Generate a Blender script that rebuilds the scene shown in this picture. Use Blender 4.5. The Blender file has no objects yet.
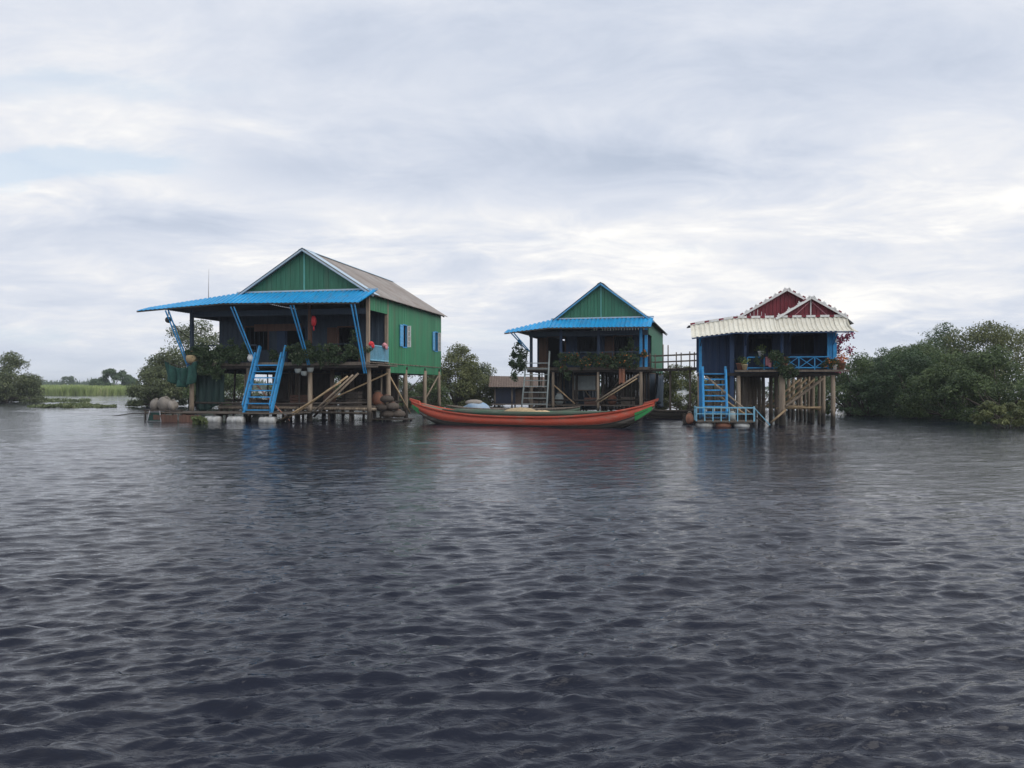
import bpy, math, random
import numpy as np
from mathutils import Vector, Matrix, Quaternion

SC = bpy.context.scene
COL = SC.collection
R = math.radians
rnd = random.Random(7)

# ------------------------------------------------------------------ mesh helpers
class MB:
    """collects shapes that become ONE mesh object"""
    def __init__(s):
        s.v = []; s.f = []; s.sm = []
    def add(s, verts, faces, smooth=False):
        o = len(s.v)
        s.v.extend([tuple(p) for p in verts])
        for f in faces:
            s.f.append(tuple(i + o for i in f)); s.sm.append(smooth)
    def box(s, x0, y0, z0, x1, y1, z1):
        v = [(x0,y0,z0),(x1,y0,z0),(x1,y1,z0),(x0,y1,z0),(x0,y0,z1),(x1,y0,z1),(x1,y1,z1),(x0,y1,z1)]
        s.add(v, [(3,2,1,0),(4,5,6,7),(0,1,5,4),(1,2,6,5),(2,3,7,6),(3,0,4,7)])
        return s
    def bar(s, p0, p1, w, h, up=(0,0,1)):
        p0 = Vector(p0); p1 = Vector(p1); d = (p1-p0).normalized(); up = Vector(up)
        a = d.cross(up)
        if a.length < 1e-4: a = d.cross(Vector((1,0,0)))
        a.normalize(); b = a.cross(d).normalized()
        a *= w/2; b *= h/2
        v = [p0-a-b, p0+a-b, p0+a+b, p0-a+b, p1-a-b, p1+a-b, p1+a+b, p1-a+b]
        s.add(v, [(0,1,2,3),(7,6,5,4),(1,0,4,5),(2,1,5,6),(3,2,6,7),(0,3,7,4)])
        return s
    def tube(s, pts, rad, n=8, cap=True):
        pts = [Vector(p) for p in pts]
        if not hasattr(rad, '__len__'): rad = [rad]*len(pts)
        ring = []; ref = None
        verts = []
        for i, p in enumerate(pts):
            d = (pts[min(i+1, len(pts)-1)] - pts[max(i-1, 0)]).normalized()
            if ref is None:
                ref = d.cross(Vector((0.13,0.91,0.31)))
                if ref.length < .1: ref = d.cross(Vector((1,0,0)))
            a = (ref - d*ref.dot(d)).normalized(); ref = a
            b = d.cross(a)
            for k in range(n):
                t = 2*math.pi*k/n
                verts.append(p + (a*math.cos(t) + b*math.sin(t))*rad[i])
        faces = []
        for i in range(len(pts)-1):
            for k in range(n):
                faces.append((i*n+k, i*n+(k+1)%n, (i+1)*n+(k+1)%n, (i+1)*n+k))
        s.add(verts, faces, True)
        if cap:
            o = len(s.v)-len(verts)
            s.f.append(tuple(o+k for k in reversed(range(n)))); s.sm.append(False)
            e = o+(len(pts)-1)*n
            s.f.append(tuple(e+k for k in range(n))); s.sm.append(False)
        return s
    def lathe(s, c, prof, n=14):
        c = Vector(c); verts = []
        for r, z in prof:
            for k in range(n):
                t = 2*math.pi*k/n
                verts.append((c.x+r*math.cos(t), c.y+r*math.sin(t), c.z+z))
        faces = []
        for i in range(len(prof)-1):
            for k in range(n):
                faces.append((i*n+k, i*n+(k+1)%n, (i+1)*n+(k+1)%n, (i+1)*n+k))
        o = len(s.v)
        s.add(verts, faces, True)
        s.f.append(tuple(o+k for k in reversed(range(n)))); s.sm.append(False)
        e = o+(len(prof)-1)*n
        s.f.append(tuple(e+k for k in range(n))); s.sm.append(False)
        return s
    def blob(s, c, r, seed=0, lump=.15, nu=14, nv=9):
        q = random.Random(seed); c = Vector(c)
        ph = [(q.uniform(0,6.28), q.randint(2,4), q.uniform(0,6.28)) for _ in range(4)]
        verts = []; faces = []
        for j in range(nv+1):
            t = math.pi*j/nv
            for i in range(nu):
                p = 2*math.pi*i/nu
                k = 1+lump*sum(math.sin(a+m*p)*math.sin(b+2*t) for a,m,b in ph)/2
                verts.append((c.x+r[0]*k*math.sin(t)*math.cos(p), c.y+r[1]*k*math.sin(t)*math.sin(p), c.z+r[2]*k*math.cos(t)))
        for j in range(nv):
            for i in range(nu):
                faces.append((j*nu+i, (j+1)*nu+i, (j+1)*nu+(i+1)%nu, j*nu+(i+1)%nu))
        s.add(verts, faces, True); return s
    def sheet(s, a, b, c, d, pitch=.2, amp=.02, th=.012, sub=1, bow=0.0):
        """corrugated sheet: ribs run from edge a->b (top) down to edge d->c (bottom)"""
        a,b,c,d = map(Vector, (a,b,c,d))
        L = max((b-a).length, (c-d).length)
        n = max(2, int(L/pitch))
        nn = ((b-a).cross(d-a)).normalized()
        ts = []; hs = []
        for k in range(n):
            for q, hgt in ((0,0),(.42,0),(.5,1),(.92,1)):
                ts.append((k+q)/n); hs.append(hgt)
        ts.append(1.0); hs.append(0)
        m = len(ts); verts = []
        for layer in (0,1):
            for r in range(sub+1):
                w = r/sub
                for t,hgt in zip(ts,hs):
                    top = a.lerp(b,t); bot = d.lerp(c,t)
                    verts.append(top.lerp(bot,w) + nn*(hgt*amp - layer*th) + Vector((0,0,bow*math.sin(math.pi*w*.5)*0)) + nn*bow*math.sin(math.pi*w))
        faces = []; off = (sub+1)*m
        for r in range(sub):
            for i in range(m-1):
                A = r*m+i
                faces.append((A, A+m, A+m+1, A+1))
                faces.append((off+A, off+A+1, off+A+m+1, off+A+m))
        for i in range(m-1):
            faces.append((i, i+1, off+i+1, off+i))
            B = sub*m+i
            faces.append((B+1, B, off+B, off+B+1))
        for r in range(sub):
            A = r*m
            faces.append((A+m, A, off+A, off+A+m))
            B = r*m+m-1
            faces.append((B, B+m, off+B+m, off+B))
        s.add(verts, faces); return s
    def prism(s, poly, d):
        """poly: list of 3d points, extruded by vector d"""
        n = len(poly); d = Vector(d)
        v = [Vector(p) for p in poly] + [Vector(p)+d for p in poly]
        f = [tuple(reversed(range(n))), tuple(range(n,2*n))]
        for i in range(n): f.append((i,(i+1)%n,n+(i+1)%n,n+i))
        s.add(v,f); return s
    def build(s, name, mat, parent=None, loc=None, rotz=None):
        me = bpy.data.meshes.new(name)
        me.from_pydata(s.v, [], s.f)
        me.polygons.foreach_set('use_smooth', s.sm)
        me.materials.append(mat); me.update()
        o = bpy.data.objects.new(name, me); COL.objects.link(o)
        if parent: o.parent = parent
        if loc: o.location = loc
        if rotz is not None: o.rotation_euler = (0,0,rotz)
        return o

def tag(o, label, cat, group=None, kind=None):
    o['label'] = label; o['category'] = cat
    if group: o['group'] = group
    if kind: o['kind'] = kind
    return o
def thing(name, label, cat, loc=(0,0,0), rotz=0, group=None):
    o = bpy.data.objects.new(name, None); COL.objects.link(o)
    o.empty_display_size = .3
    o.location = loc; o.rotation_euler = (0,0,rotz)
    return tag(o, label, cat, group)

def np_mesh(name, verts, quads, mat, parent=None, smooth=False):
    me = bpy.data.meshes.new(name)
    nv, nf = len(verts), len(quads)
    me.vertices.add(nv); me.vertices.foreach_set('co', np.asarray(verts, np.float32).ravel())
    me.loops.add(nf*4); me.loops.foreach_set('vertex_index', np.asarray(quads, np.int32).ravel())
    me.polygons.add(nf)
    me.polygons.foreach_set('loop_start', np.arange(0, nf*4, 4, dtype=np.int32))
    me.polygons.foreach_set('loop_total', np.full(nf, 4, np.int32))
    me.polygons.foreach_set('use_smooth', np.full(nf, smooth, bool))
    me.materials.append(mat); me.update(calc_edges=True)
    o = bpy.data.objects.new(name, me); COL.objects.link(o)
    if parent: o.parent = parent
    return o

def unit(a): return a/np.maximum(np.linalg.norm(a, axis=1, keepdims=True), 1e-6)
def leaf_quads(c, nrm, L, W, rng):
    """one small bent rhombus per centre"""
    n = len(c)
    t = unit(np.cross(nrm, rng.normal(size=(n,3))))
    b = np.cross(nrm, t)
    L = (L*rng.uniform(.6,1.3,n))[:,None]/2; W = (W*rng.uniform(.6,1.3,n))[:,None]/2
    v = np.stack([c-t*L, c-b*W-nrm*W*.35, c+t*L, c+b*W-nrm*W*.35], 1).reshape(-1,3)
    return v, np.arange(4*n).reshape(n,4)

# ------------------------------------------------------------------ materials
def nodes_of(m):
    m.use_nodes = True
    nt = m.node_tree; nt.nodes.clear()
    return nt, nt.nodes, nt.links
def N(nt, t, **kw):
    n = nt.nodes.new(t)
    for k, v in kw.items():
        if k.startswith('i_'):
            n.inputs[k[2:].replace('_',' ')].default_value = v
        else: setattr(n, k, v)
    return n
def paint(name, col, col2=None, rough=.6, scale=(3,3,3), detail=5, lo=.35, hi=.7, fine=.12, bump=.15, bscale=30, wet=None, spec=.35, metal=0, streak=None, panel=None):
    """weathered surface: two colours mixed by a noise, a fine value speckle and a bump; wet = height of a dark tide mark"""
    m = bpy.data.materials.new(name); nt, ns, lk = nodes_of(m)
    out = N(nt,'ShaderNodeOutputMaterial'); bs = N(nt,'ShaderNodeBsdfPrincipled')
    lk.new(bs.outputs[0], out.inputs[0])
    bs.inputs['Roughness'].default_value = rough
    bs.inputs['Specular IOR Level'].default_value = spec
    bs.inputs['Metallic'].default_value = metal
    if col2 is None: col2 = tuple(c*.6 for c in col)
    geo = N(nt,'ShaderNodeNewGeometry'); oi = N(nt,'ShaderNodeObjectInfo')
    mp = N(nt,'ShaderNodeMapping'); mp.inputs['Scale'].default_value = scale
    lk.new(geo.outputs['Position'], mp.inputs['Vector'])
    no = N(nt,'ShaderNodeTexNoise', i_Scale=1.0, i_Detail=detail, i_Roughness=.6)
    lk.new(mp.outputs[0], no.inputs['Vector'])
    mr = N(nt,'ShaderNodeMapRange'); mr.inputs[1].default_value = lo; mr.inputs[2].default_value = hi
    lk.new(no.outputs['Fac'], mr.inputs[0])
    mx = N(nt,'ShaderNodeMix', data_type='RGBA')
    mx.inputs[6].default_value = (*col,1); mx.inputs[7].default_value = (*col2,1)
    lk.new(mr.outputs[0], mx.inputs[0])
    n2 = N(nt,'ShaderNodeTexNoise', i_Scale=bscale, i_Detail=4.0)
    lk.new(geo.outputs['Position'], n2.inputs['Vector'])
    m2 = N(nt,'ShaderNodeMapRange'); m2.inputs[1].default_value=.25; m2.inputs[2].default_value=.75
    m2.inputs[3].default_value=1-fine; m2.inputs[4].default_value=1+fine
    lk.new(n2.outputs['Fac'], m2.inputs[0])
    # each piece a little lighter or darker than its neighbours
    m3 = N(nt,'ShaderNodeMapRange'); m3.inputs[3].default_value=1-fine*1.2; m3.inputs[4].default_value=1+fine*1.2
    lk.new(oi.outputs['Random'], m3.inputs[0])
    mm = N(nt,'ShaderNodeMath', operation='MULTIPLY'); lk.new(m2.outputs[0], mm.inputs[0]); lk.new(m3.outputs[0], mm.inputs[1])
    vm = N(nt,'ShaderNodeVectorMath', operation='SCALE')
    lk.new(mx.outputs[2], vm.inputs[0]); lk.new(mm.outputs[0], vm.inputs['Scale'])
    last = vm.outputs[0]
    if panel:
        tcx = N(nt,'ShaderNodeTexCoord'); sxx = N(nt,'ShaderNodeSeparateXYZ'); lk.new(tcx.outputs['Object'], sxx.inputs[0])
        dv = N(nt,'ShaderNodeMath', operation='DIVIDE'); lk.new(sxx.outputs[panel[0]], dv.inputs[0]); dv.inputs[1].default_value = panel[1]
        fl = N(nt,'ShaderNodeMath', operation='FLOOR'); lk.new(dv.outputs[0], fl.inputs[0])
        wn = N(nt,'ShaderNodeTexWhiteNoise', noise_dimensions='1D'); lk.new(fl.outputs[0], wn.inputs['W'])
        fr = N(nt,'ShaderNodeMath', operation='FRACT'); lk.new(dv.outputs[0], fr.inputs[0])
        lap = N(nt,'ShaderNodeMath', operation='LESS_THAN'); lk.new(fr.outputs[0], lap.inputs[0]); lap.inputs[1].default_value = .035
        mw = N(nt,'ShaderNodeMapRange'); mw.inputs[3].default_value=1-panel[2]; mw.inputs[4].default_value=1+panel[2]; lk.new(wn.outputs['Value'], mw.inputs[0])
        sb = N(nt,'ShaderNodeMath', operation='MULTIPLY_ADD'); lk.new(lap.outputs[0], sb.inputs[0]); sb.inputs[1].default_value=-.3; lk.new(mw.outputs[0], sb.inputs[2])
        v2 = N(nt,'ShaderNodeVectorMath', operation='SCALE'); lk.new(last, v2.inputs[0]); lk.new(sb.outputs[0], v2.inputs['Scale']); last = v2.outputs[0]
    if streak:
        mp2 = N(nt,'ShaderNodeMapping'); mp2.inputs['Scale'].default_value = streak[0]
        lk.new(geo.outputs['Position'], mp2.inputs['Vector'])
        n3 = N(nt,'ShaderNodeTexNoise', i_Scale=1.0, i_Detail=6.0, i_Roughness=.65); lk.new(mp2.outputs[0], n3.inputs['Vector'])
        m4 = N(nt,'ShaderNodeMapRange'); m4.inputs[1].default_value=.52; m4.inputs[2].default_value=.72; m4.inputs[4].default_value=streak[2]
        lk.new(n3.outputs['Fac'], m4.inputs[0])
        mx3 = N(nt,'ShaderNodeMix', data_type='RGBA'); lk.new(m4.outputs[0], mx3.inputs[0]); lk.new(last, mx3.inputs[6])
        mx3.inputs[7].default_value = (*streak[1],1); last = mx3.outputs[2]
    if wet:
        sp = N(nt,'ShaderNodeSeparateXYZ'); lk.new(geo.outputs['Position'], sp.inputs[0])
        ad = N(nt,'ShaderNodeMath', operation='MULTIPLY_ADD'); lk.new(no.outputs['Fac'], ad.inputs[0]); ad.inputs[1].default_value=-.5
        lk.new(sp.outputs[2], ad.inputs[2])
        m5 = N(nt,'ShaderNodeMapRange'); m5.inputs[1].default_value=wet-.3; m5.inputs[2].default_value=wet; m5.inputs[3].default_value=1; m5.inputs[4].default_value=0
        lk.new(ad.outputs[0], m5.inputs[0])
        mx4 = N(nt,'ShaderNodeMix', data_type='RGBA'); lk.new(m5.outputs[0], mx4.inputs[0]); lk.new(last, mx4.inputs[6])
        mx4.inputs[7].default_value = (.035,.03,.024,1); last = mx4.outputs[2]
    lk.new(last, bs.inputs['Base Color'])
    if bump:
        bp = N(nt,'ShaderNodeBump', i_Strength=bump, i_Distance=.02)
        lk.new(n2.outputs['Fac'], bp.inputs['Height']); lk.new(bp.outputs[0], bs.inputs['Normal'])
    return m
def leafmat(name, c1, c2, c3=None, rough=.5, trans=.32, cs=.9):
    m = bpy.data.materials.new(name); nt, ns, lk = nodes_of(m)
    out = N(nt,'ShaderNodeOutputMaterial'); bs = N(nt,'ShaderNodeBsdfPrincipled', i_Roughness=rough)
    bs.inputs['Specular IOR Level'].default_value = .3
    geo = N(nt,'ShaderNodeNewGeometry')
    no = N(nt,'ShaderNodeTexNoise', i_Scale=cs, i_Detail=3.0); lk.new(geo.outputs['Position'], no.inputs['Vector'])
    ad = N(nt,'ShaderNodeMath', operation='MULTIPLY_ADD'); lk.new(geo.outputs['Random Per Island'], ad.inputs[0]); ad.inputs[1].default_value=.55
    lk.new(no.outputs['Fac'], ad.inputs[2])
    mr = N(nt,'ShaderNodeMapRange'); mr.inputs[1].default_value=.4; mr.inputs[2].default_value=1.15; lk.new(ad.outputs[0], mr.inputs[0])
    cr = N(nt,'ShaderNodeValToRGB'); lk.new(mr.outputs[0], cr.inputs[0])
    e = cr.color_ramp.elements; e[0].color=(*c1,1); e[1].color=(*c2,1)
    if c3:
        x = cr.color_ramp.elements.new(.93); x.color=(*c2,1); cr.color_ramp.elements[-1].color=(*c3,1)
    lk.new(cr.outputs[0], bs.inputs['Base Color'])
    tr = N(nt,'ShaderNodeBsdfTranslucent'); lk.new(cr.outputs[0], tr.inputs[0])
    mx = N(nt,'ShaderNodeMixShader'); mx.inputs[0].default_value=trans
    lk.new(bs.outputs[0], mx.inputs[1]); lk.new(tr.outputs[0], mx.inputs[2]); lk.new(mx.outputs[0], out.inputs[0])
    return m

M = {}
V = (7,7,.5)      # vertical grain / streaks
M['blue_s']  = paint('shutter_blue', (.10,.40,.72), (.08,.32,.58), .5, (4,4,4), streak=((9,9,2),(.40,.50,.56),.6))
M['green']   = paint('green_painted_sheet', (.040,.235,.112), (.030,.165,.082), .5, V, lo=.4, hi=.75, streak=((2.2,2.2,.22),(.13,.165,.10),.55), panel=(1,.86,.10))
M['green_d'] = paint('dark_green_sheet', (.05,.205,.125), (.035,.15,.09), .55, V, streak=((2,2,.2),(.09,.13,.09),.4))
M['blue']    = paint('blue_painted_sheet', (.014,.335,.66), (.014,.26,.54), .45, (1.5,1.5,1.5), fine=.08, streak=((2.2,2.2,1.5),(.13,.20,.30),.55), panel=(0,.9,.09))
M['blue_w']  = paint('blue_painted_wood', (.04,.34,.70), (.03,.24,.52), .55, (4,4,4), fine=.15, streak=((9,9,2),(.16,.24,.32),.6), wet=.35)
M['blue_l']  = paint('light_blue_paint', (.22,.50,.66), (.16,.38,.52), .55, (4,4,4), fine=.12, streak=((9,9,2),(.35,.38,.38),.6))
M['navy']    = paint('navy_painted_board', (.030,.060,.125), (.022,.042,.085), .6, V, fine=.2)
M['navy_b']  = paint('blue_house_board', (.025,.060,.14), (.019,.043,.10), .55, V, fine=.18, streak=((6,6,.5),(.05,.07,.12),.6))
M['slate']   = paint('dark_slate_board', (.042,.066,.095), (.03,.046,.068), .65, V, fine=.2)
M['roof']    = paint('weathered_zinc_roof', (.33,.305,.285), (.25,.215,.19), .6, (.7,.7,.7), fine=.1, spec=.3, streak=((1.3,1.3,1.3),(.20,.145,.11),.65), panel=(1,.88,.10))
M['roof_d']  = paint('dark_zinc_roof', (.17,.18,.20), (.11,.115,.13), .6, (1,1,1), streak=((2,2,2),(.15,.10,.08),.5))
M['trim']    = paint('pale_metal_trim', (.48,.58,.66), (.36,.48,.58), .5, (3,3,3), fine=.08)
M['teal']    = paint('teal_trim', (.14,.42,.36), (.10,.33,.29), .5, (3,3,3))
M['white']   = paint('white_paint', (.86,.86,.84), (.76,.76,.73), .5, (5,5,5), fine=.06, streak=((8,8,2),(.40,.38,.33),.5))
M['cream']   = paint('cream_sheet', (.80,.78,.68), (.72,.69,.58), .5, (2,2,2), fine=.05, streak=((9,9,.8),(.46,.38,.25),.5), panel=(0,.85,.05))
M['maroon']  = paint('maroon_sheet', (.25,.036,.05), (.17,.025,.036), .5, V, fine=.1)
M['red']     = paint('red_paint', (.50,.088,.048), (.35,.072,.046), .65, (1.6,1.6,9), fine=.16, streak=((1.1,1.1,6),(.33,.22,.16),.85), bump=.3)
M['wood']    = paint('weathered_grey_wood', (.20,.165,.13), (.11,.088,.07), .8, (9,9,.9), fine=.25, bump=.4, wet=.4)
M['wood_l']  = paint('pale_barked_wood', (.36,.29,.215), (.22,.17,.125), .8, (8,8,1.2), fine=.2, bump=.4, wet=.5)
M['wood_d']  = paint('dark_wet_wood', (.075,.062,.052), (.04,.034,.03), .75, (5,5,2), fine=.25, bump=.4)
M['plank']   = paint('plank_wood', (.21,.175,.14), (.12,.10,.082), .8, (1.2,12,3), fine=.25, bump=.3)
M['bamboo']  = paint('bamboo', (.42,.31,.18), (.27,.19,.115), .55, (4,4,4), fine=.2, wet=.2)
M['brown']   = paint('brown_board', (.16,.085,.06), (.10,.06,.045), .7, V, fine=.2)
M['rust']    = paint('rusty_roof', (.19,.135,.11), (.11,.085,.072), .8, (1.2,1.2,1.2), fine=.2, streak=((2,2,2),(.34,.28,.24),.5))
M['thatch']  = paint('brown_thatch', (.135,.10,.08), (.085,.062,.052), .9, (4,4,4), fine=.3, bump=.6)
M['tarp']    = paint('dark_blue_tarp', (.025,.033,.06), (.02,.025,.04), .5, (3,3,3))
M['net_g']   = paint('green_net', (.02,.075,.06), (.014,.046,.042), .8, (6,6,6), fine=.3, bump=.5)
M['net_d']   = paint('dark_green_tarpaulin', (.02,.06,.05), (.012,.036,.034), .6, (5,5,1), fine=.25, bump=.3)
M['sack']    = paint('beige_sack', (.30,.27,.235), (.19,.17,.15), .85, (5,5,5), fine=.15, bump=.4)
M['straw']   = paint('straw_heap', (.62,.48,.28), (.45,.33,.19), .9, (6,6,6), fine=.25, bump=.6)
M['drum']    = paint('white_plastic', (.52,.53,.52), (.36,.36,.34), .45, (5,5,5), fine=.08, streak=((7,7,7),(.25,.23,.20),.6))
M['tarp_b']  = paint('pale_blue_tarp', (.28,.42,.58), (.45,.52,.58), .5, (3,3,3))
M['lantern'] = paint('red_lantern', (.66,.04,.05), (.5,.03,.04), .5, (5,5,5))
M['pink']    = paint('pink_cloth', (.66,.30,.33), (.5,.2,.23), .8, (6,6,6))
M['cloth_o'] = paint('faded_orange_cloth', (.42,.20,.12), (.3,.14,.1), .85, (5,5,2))
M['cloth_t'] = paint('teal_cloth', (.05,.42,.48), (.04,.30,.36), .85, (5,5,2))
M['terra']   = paint('clay_pot', (.27,.12,.075), (.19,.09,.06), .8, (6,6,6))
M['black']   = paint('black_metal', (.02,.02,.022), (.03,.03,.03), .5, (6,6,6))
M['gray']    = paint('grey_metal', (.30,.31,.32), (.2,.2,.21), .5, (6,6,6))
M['boat_g']  = paint('green_boat_paint', (.10,.19,.125), (.13,.14,.105), .6, (1.5,1.5,6), fine=.2, streak=((1,1,5),(.20,.19,.16),.7))
M['boat_gb'] = paint('bright_green_paint', (.05,.33,.10), (.04,.24,.08), .5, (4,4,4), fine=.12)
M['boat_b']  = paint('bare_grey_hull', (.20,.18,.155), (.12,.108,.095), .75, (1.2,1.2,9), fine=.2, bump=.3, wet=.22)
M['panel']   = paint('pale_screen', (.33,.37,.36), (.24,.27,.27), .7, (4,4,4))
M['paneglass'] = paint('cream_pane', (.74,.70,.57), (.62,.59,.48), .3, (4,4,4), spec=.5)
M['brown_b'] = paint('basket_weave', (.105,.085,.07), (.06,.05,.042), .85, (14,14,14), fine=.3, bump=.6)
M['leaf_v']  = leafmat('vine_leaves', (0.027,0.056,0.027), (0.106,0.156,0.075), (0.237,0.263,0.163), cs=3)
M['leaf_a']  = leafmat('mangrove_leaves', (0.044,0.075,0.035), (0.144,0.200,0.075), (0.250,0.300,0.138))
M['leaf_b']  = leafmat('olive_leaves', (0.065,0.085,0.035), (0.206,0.225,0.085), (0.312,0.325,0.150))
M['leaf_c']  = leafmat('deep_green_leaves', (0.037,0.070,0.037), (0.112,0.175,0.077), (0.213,0.263,0.138))
M['leaf_d']  = leafmat('grey_green_leaves', (0.060,0.083,0.045), (0.188,0.219,0.106), (0.288,0.300,0.175))
M['leaf_y']  = leafmat('bright_reed', (0.226,0.300,0.113), (0.360,0.434,0.166), (0.480,0.496,0.256), cs=.15)
M['leaf_h']  = leafmat('hyacinth_leaves', (.09,.12,.05), (.20,.24,.11), (.34,.35,.22), cs=1.5)
M['leaf_p']  = leafmat('bougainvillea', (.16,.022,.06), (.42,.06,.16), (.5,.12,.22), cs=3)
M['leaf_o']  = leafmat('orange_flowers', (.5,.10,.03), (.65,.28,.06), (.6,.1,.1), cs=6)
M['bark']    = paint('bark', (.13,.11,.09), (.075,.062,.05), .85, (6,6,2), fine=.25, bump=.4)

# ------------------------------------------------------------------ camera
CAMZ = 1.85
cam = bpy.data.cameras.new('camera'); cam_o = bpy.data.objects.new('camera', cam); COL.objects.link(cam_o)
cam_o.location = (0,0,CAMZ); cam_o.rotation_euler = (R(90),0,0)
cam.sensor_width = 36; cam.lens = 36*780/1024; cam.shift_y = 2/1024
cam.clip_start = .1; cam.clip_end = 20000
SC.camera = cam_o

# ------------------------------------------------------------------ light and sky
SUN = Vector((.74,-.46,.74)).normalized()
sl = bpy.data.lights.new('sun','SUN'); sl.energy = 1.35; sl.angle = R(60); sl.color = (1,.95,.88)
so = bpy.data.objects.new('sun', sl); COL.objects.link(so)
so.rotation_euler = (-SUN).to_track_quat('-Z','Y').to_euler(); so.location = (20,-10,40)

w = bpy.data.worlds.new('World'); SC.world = w; w.use_nodes = True
nt = w.node_tree; nt.nodes.clear(); lk = nt.links
def mth(op, a, b=None, c=None, clamp=False):
    n = nt.nodes.new('ShaderNodeMath'); n.operation = op; n.use_clamp = clamp
    for i, x in enumerate((a,b,c)):
        if x is None: continue
        if isinstance(x,(int,float)): n.inputs[i].default_value = x
        else: lk.new(x, n.inputs[i])
    return n.outputs[0]
def mixc(f, a, b):
    n = nt.nodes.new('ShaderNodeMix'); n.data_type='RGBA'
    for i, x in ((0,f),(6,a),(7,b)):
        if isinstance(x,(int,float)): n.inputs[i].default_value = x
        elif isinstance(x,tuple): n.inputs[i].default_value = (*x,1)
        else: lk.new(x, n.inputs[i])
    return n.outputs[2]
def ramp(x, lo, hi, a=0., b=1., smooth=True):
    n = nt.nodes.new('ShaderNodeMapRange'); n.interpolation_type = 'SMOOTHSTEP' if smooth else 'LINEAR'
    lk.new(x, n.inputs[0])
    for i, q in zip((1,2,3,4),(lo,hi,a,b)): n.inputs[i].default_value = q
    return n.outputs[0]
tc = nt.nodes.new('ShaderNodeTexCoord'); sx = nt.nodes.new('ShaderNodeSeparateXYZ'); lk.new(tc.outputs['Generated'], sx.inputs[0])
dx, dy, dz = sx.outputs
zz = mth('ADD', mth('MAXIMUM', dz, 0.0), .19)
px = mth('DIVIDE', dx, zz); py = mth('DIVIDE', dy, zz)
def cloud(sxx, syy, scale, detail, rough, dist, ox=0.0, oy=0.0):
    cb = nt.nodes.new('ShaderNodeCombineXYZ')
    lk.new(mth('MULTIPLY_ADD', px, sxx, ox), cb.inputs[0]); lk.new(mth('MULTIPLY_ADD', py, syy, oy), cb.inputs[1])
    n = nt.nodes.new('ShaderNodeTexNoise'); n.inputs['Scale'].default_value=scale; n.inputs['Detail'].default_value=detail
    n.inputs['Roughness'].default_value=rough; n.inputs['Distortion'].default_value=dist
    lk.new(cb.outputs[0], n.inputs['Vector']); return n.outputs['Fac']
nA = cloud(.8,1.0,1.35,11,.60,.5, 3.1, 1.7)     # big soft masses
nB = cloud(.75,1.0,3.6,11,.64,.7, 8.3, 4.2)     # wisps
nC = cloud(.8,1.0,1.2,9,.6,.4, -4.0, 9.0)
# position of features in the sky, as directions (tangents), softened and torn by the noise
ysafe = mth('MAXIMUM', dy, .02)
ta = mth('ADD', mth('DIVIDE', dx, ysafe), mth('MULTIPLY', mth('SUBTRACT', nB, .5), .30))
tb = mth('ADD', mth('DIVIDE', dz, ysafe), mth('MULTIPLY', mth('SUBTRACT', nA, .5), .16))
def spot(cx, cy, rx, ry):
    a = mth('DIVIDE', mth('SUBTRACT', ta, (cx-512)/780), rx/780); b = mth('DIVIDE', mth('SUBTRACT', tb, (386-cy)/780), ry/780)
    r2 = mth('ADD', mth('MULTIPLY', a, a), mth('MULTIPLY', b, b))
    return mth('POWER', 2.718, mth('MULTIPLY', r2, -1.0))
def summed(lst):
    t = None
    for amt, *p in lst:
        q = mth('MULTIPLY', spot(*p), amt); t = q if t is None else mth('ADD', t, q)
    return t
light = summed([(.17,800,298,330,45),(.13,560,292,150,16),(.14,330,235,160,14),(.12,430,205,190,22),(.22,150,185,200,40),(.16,640,255,160,35),(.10,120,330,200,14),(.15,960,170,160,70),(.10,60,40,160,40),
                (-.34,320,165,150,32),(-.28,610,165,150,32),(-.22,460,40,420,60),(-.26,880,338,40,14),(-.16,150,235,120,14),(-.12,950,60,120,60),(-.14,560,320,80,25)])
dens = mth('ADD', mth('MULTIPLY', mth('SUBTRACT', nA, .5), 1.25), mth('MULTIPLY', mth('SUBTRACT', nB, .5), .75))
val = ramp(mth('ADD', dens, light), -.46, .34, 0, 1, False)
cl = nt.nodes.new('ShaderNodeValToRGB'); lk.new(val, cl.inputs[0])
el = cl.color_ramp.elements
el[0].position=0; el[0].color=(.445,.505,.615,1); el[1].position=1; el[1].color=(.93,.915,.885,1)
for p, c in ((.32,(.555,.605,.705)),(.60,(.655,.69,.765)),(.80,(.765,.775,.805))):
    e = el.new(p); e.color=(*c,1)
sky = nt.nodes.new('ShaderNodeTexSky'); sky.sky_type='NISHITA'; sky.sun_disc=False
sky.sun_elevation = math.asin(SUN.z); sky.sun_rotation = math.atan2(SUN.x, SUN.y)
sky.air_density=1.0; sky.dust_density=1.5; sky.ozone_density=1.0
STR = .12
sc_ = nt.nodes.new('ShaderNodeVectorMath'); sc_.operation='SCALE'; lk.new(cl.outputs[0], sc_.inputs[0]); sc_.inputs['Scale'].default_value = 1/STR
# thin veil over the blue gaps
gap = mth('ADD', summed([(1.0,45,162,130,20),(.35,60,72,150,14),(.42,600,238,170,16),(.4,60,352,190,26),(.3,420,330,120,30)]), mth('MULTIPLY', mth('SUBTRACT', nC, .56), 1.3))
gapm = ramp(gap, .10, .60, 0, .72)
veil = mixc(.75, sky.outputs[0], (.64/STR,.735/STR,.83/STR))
skyc = mixc(gapm, sc_.outputs[0], veil)
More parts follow.
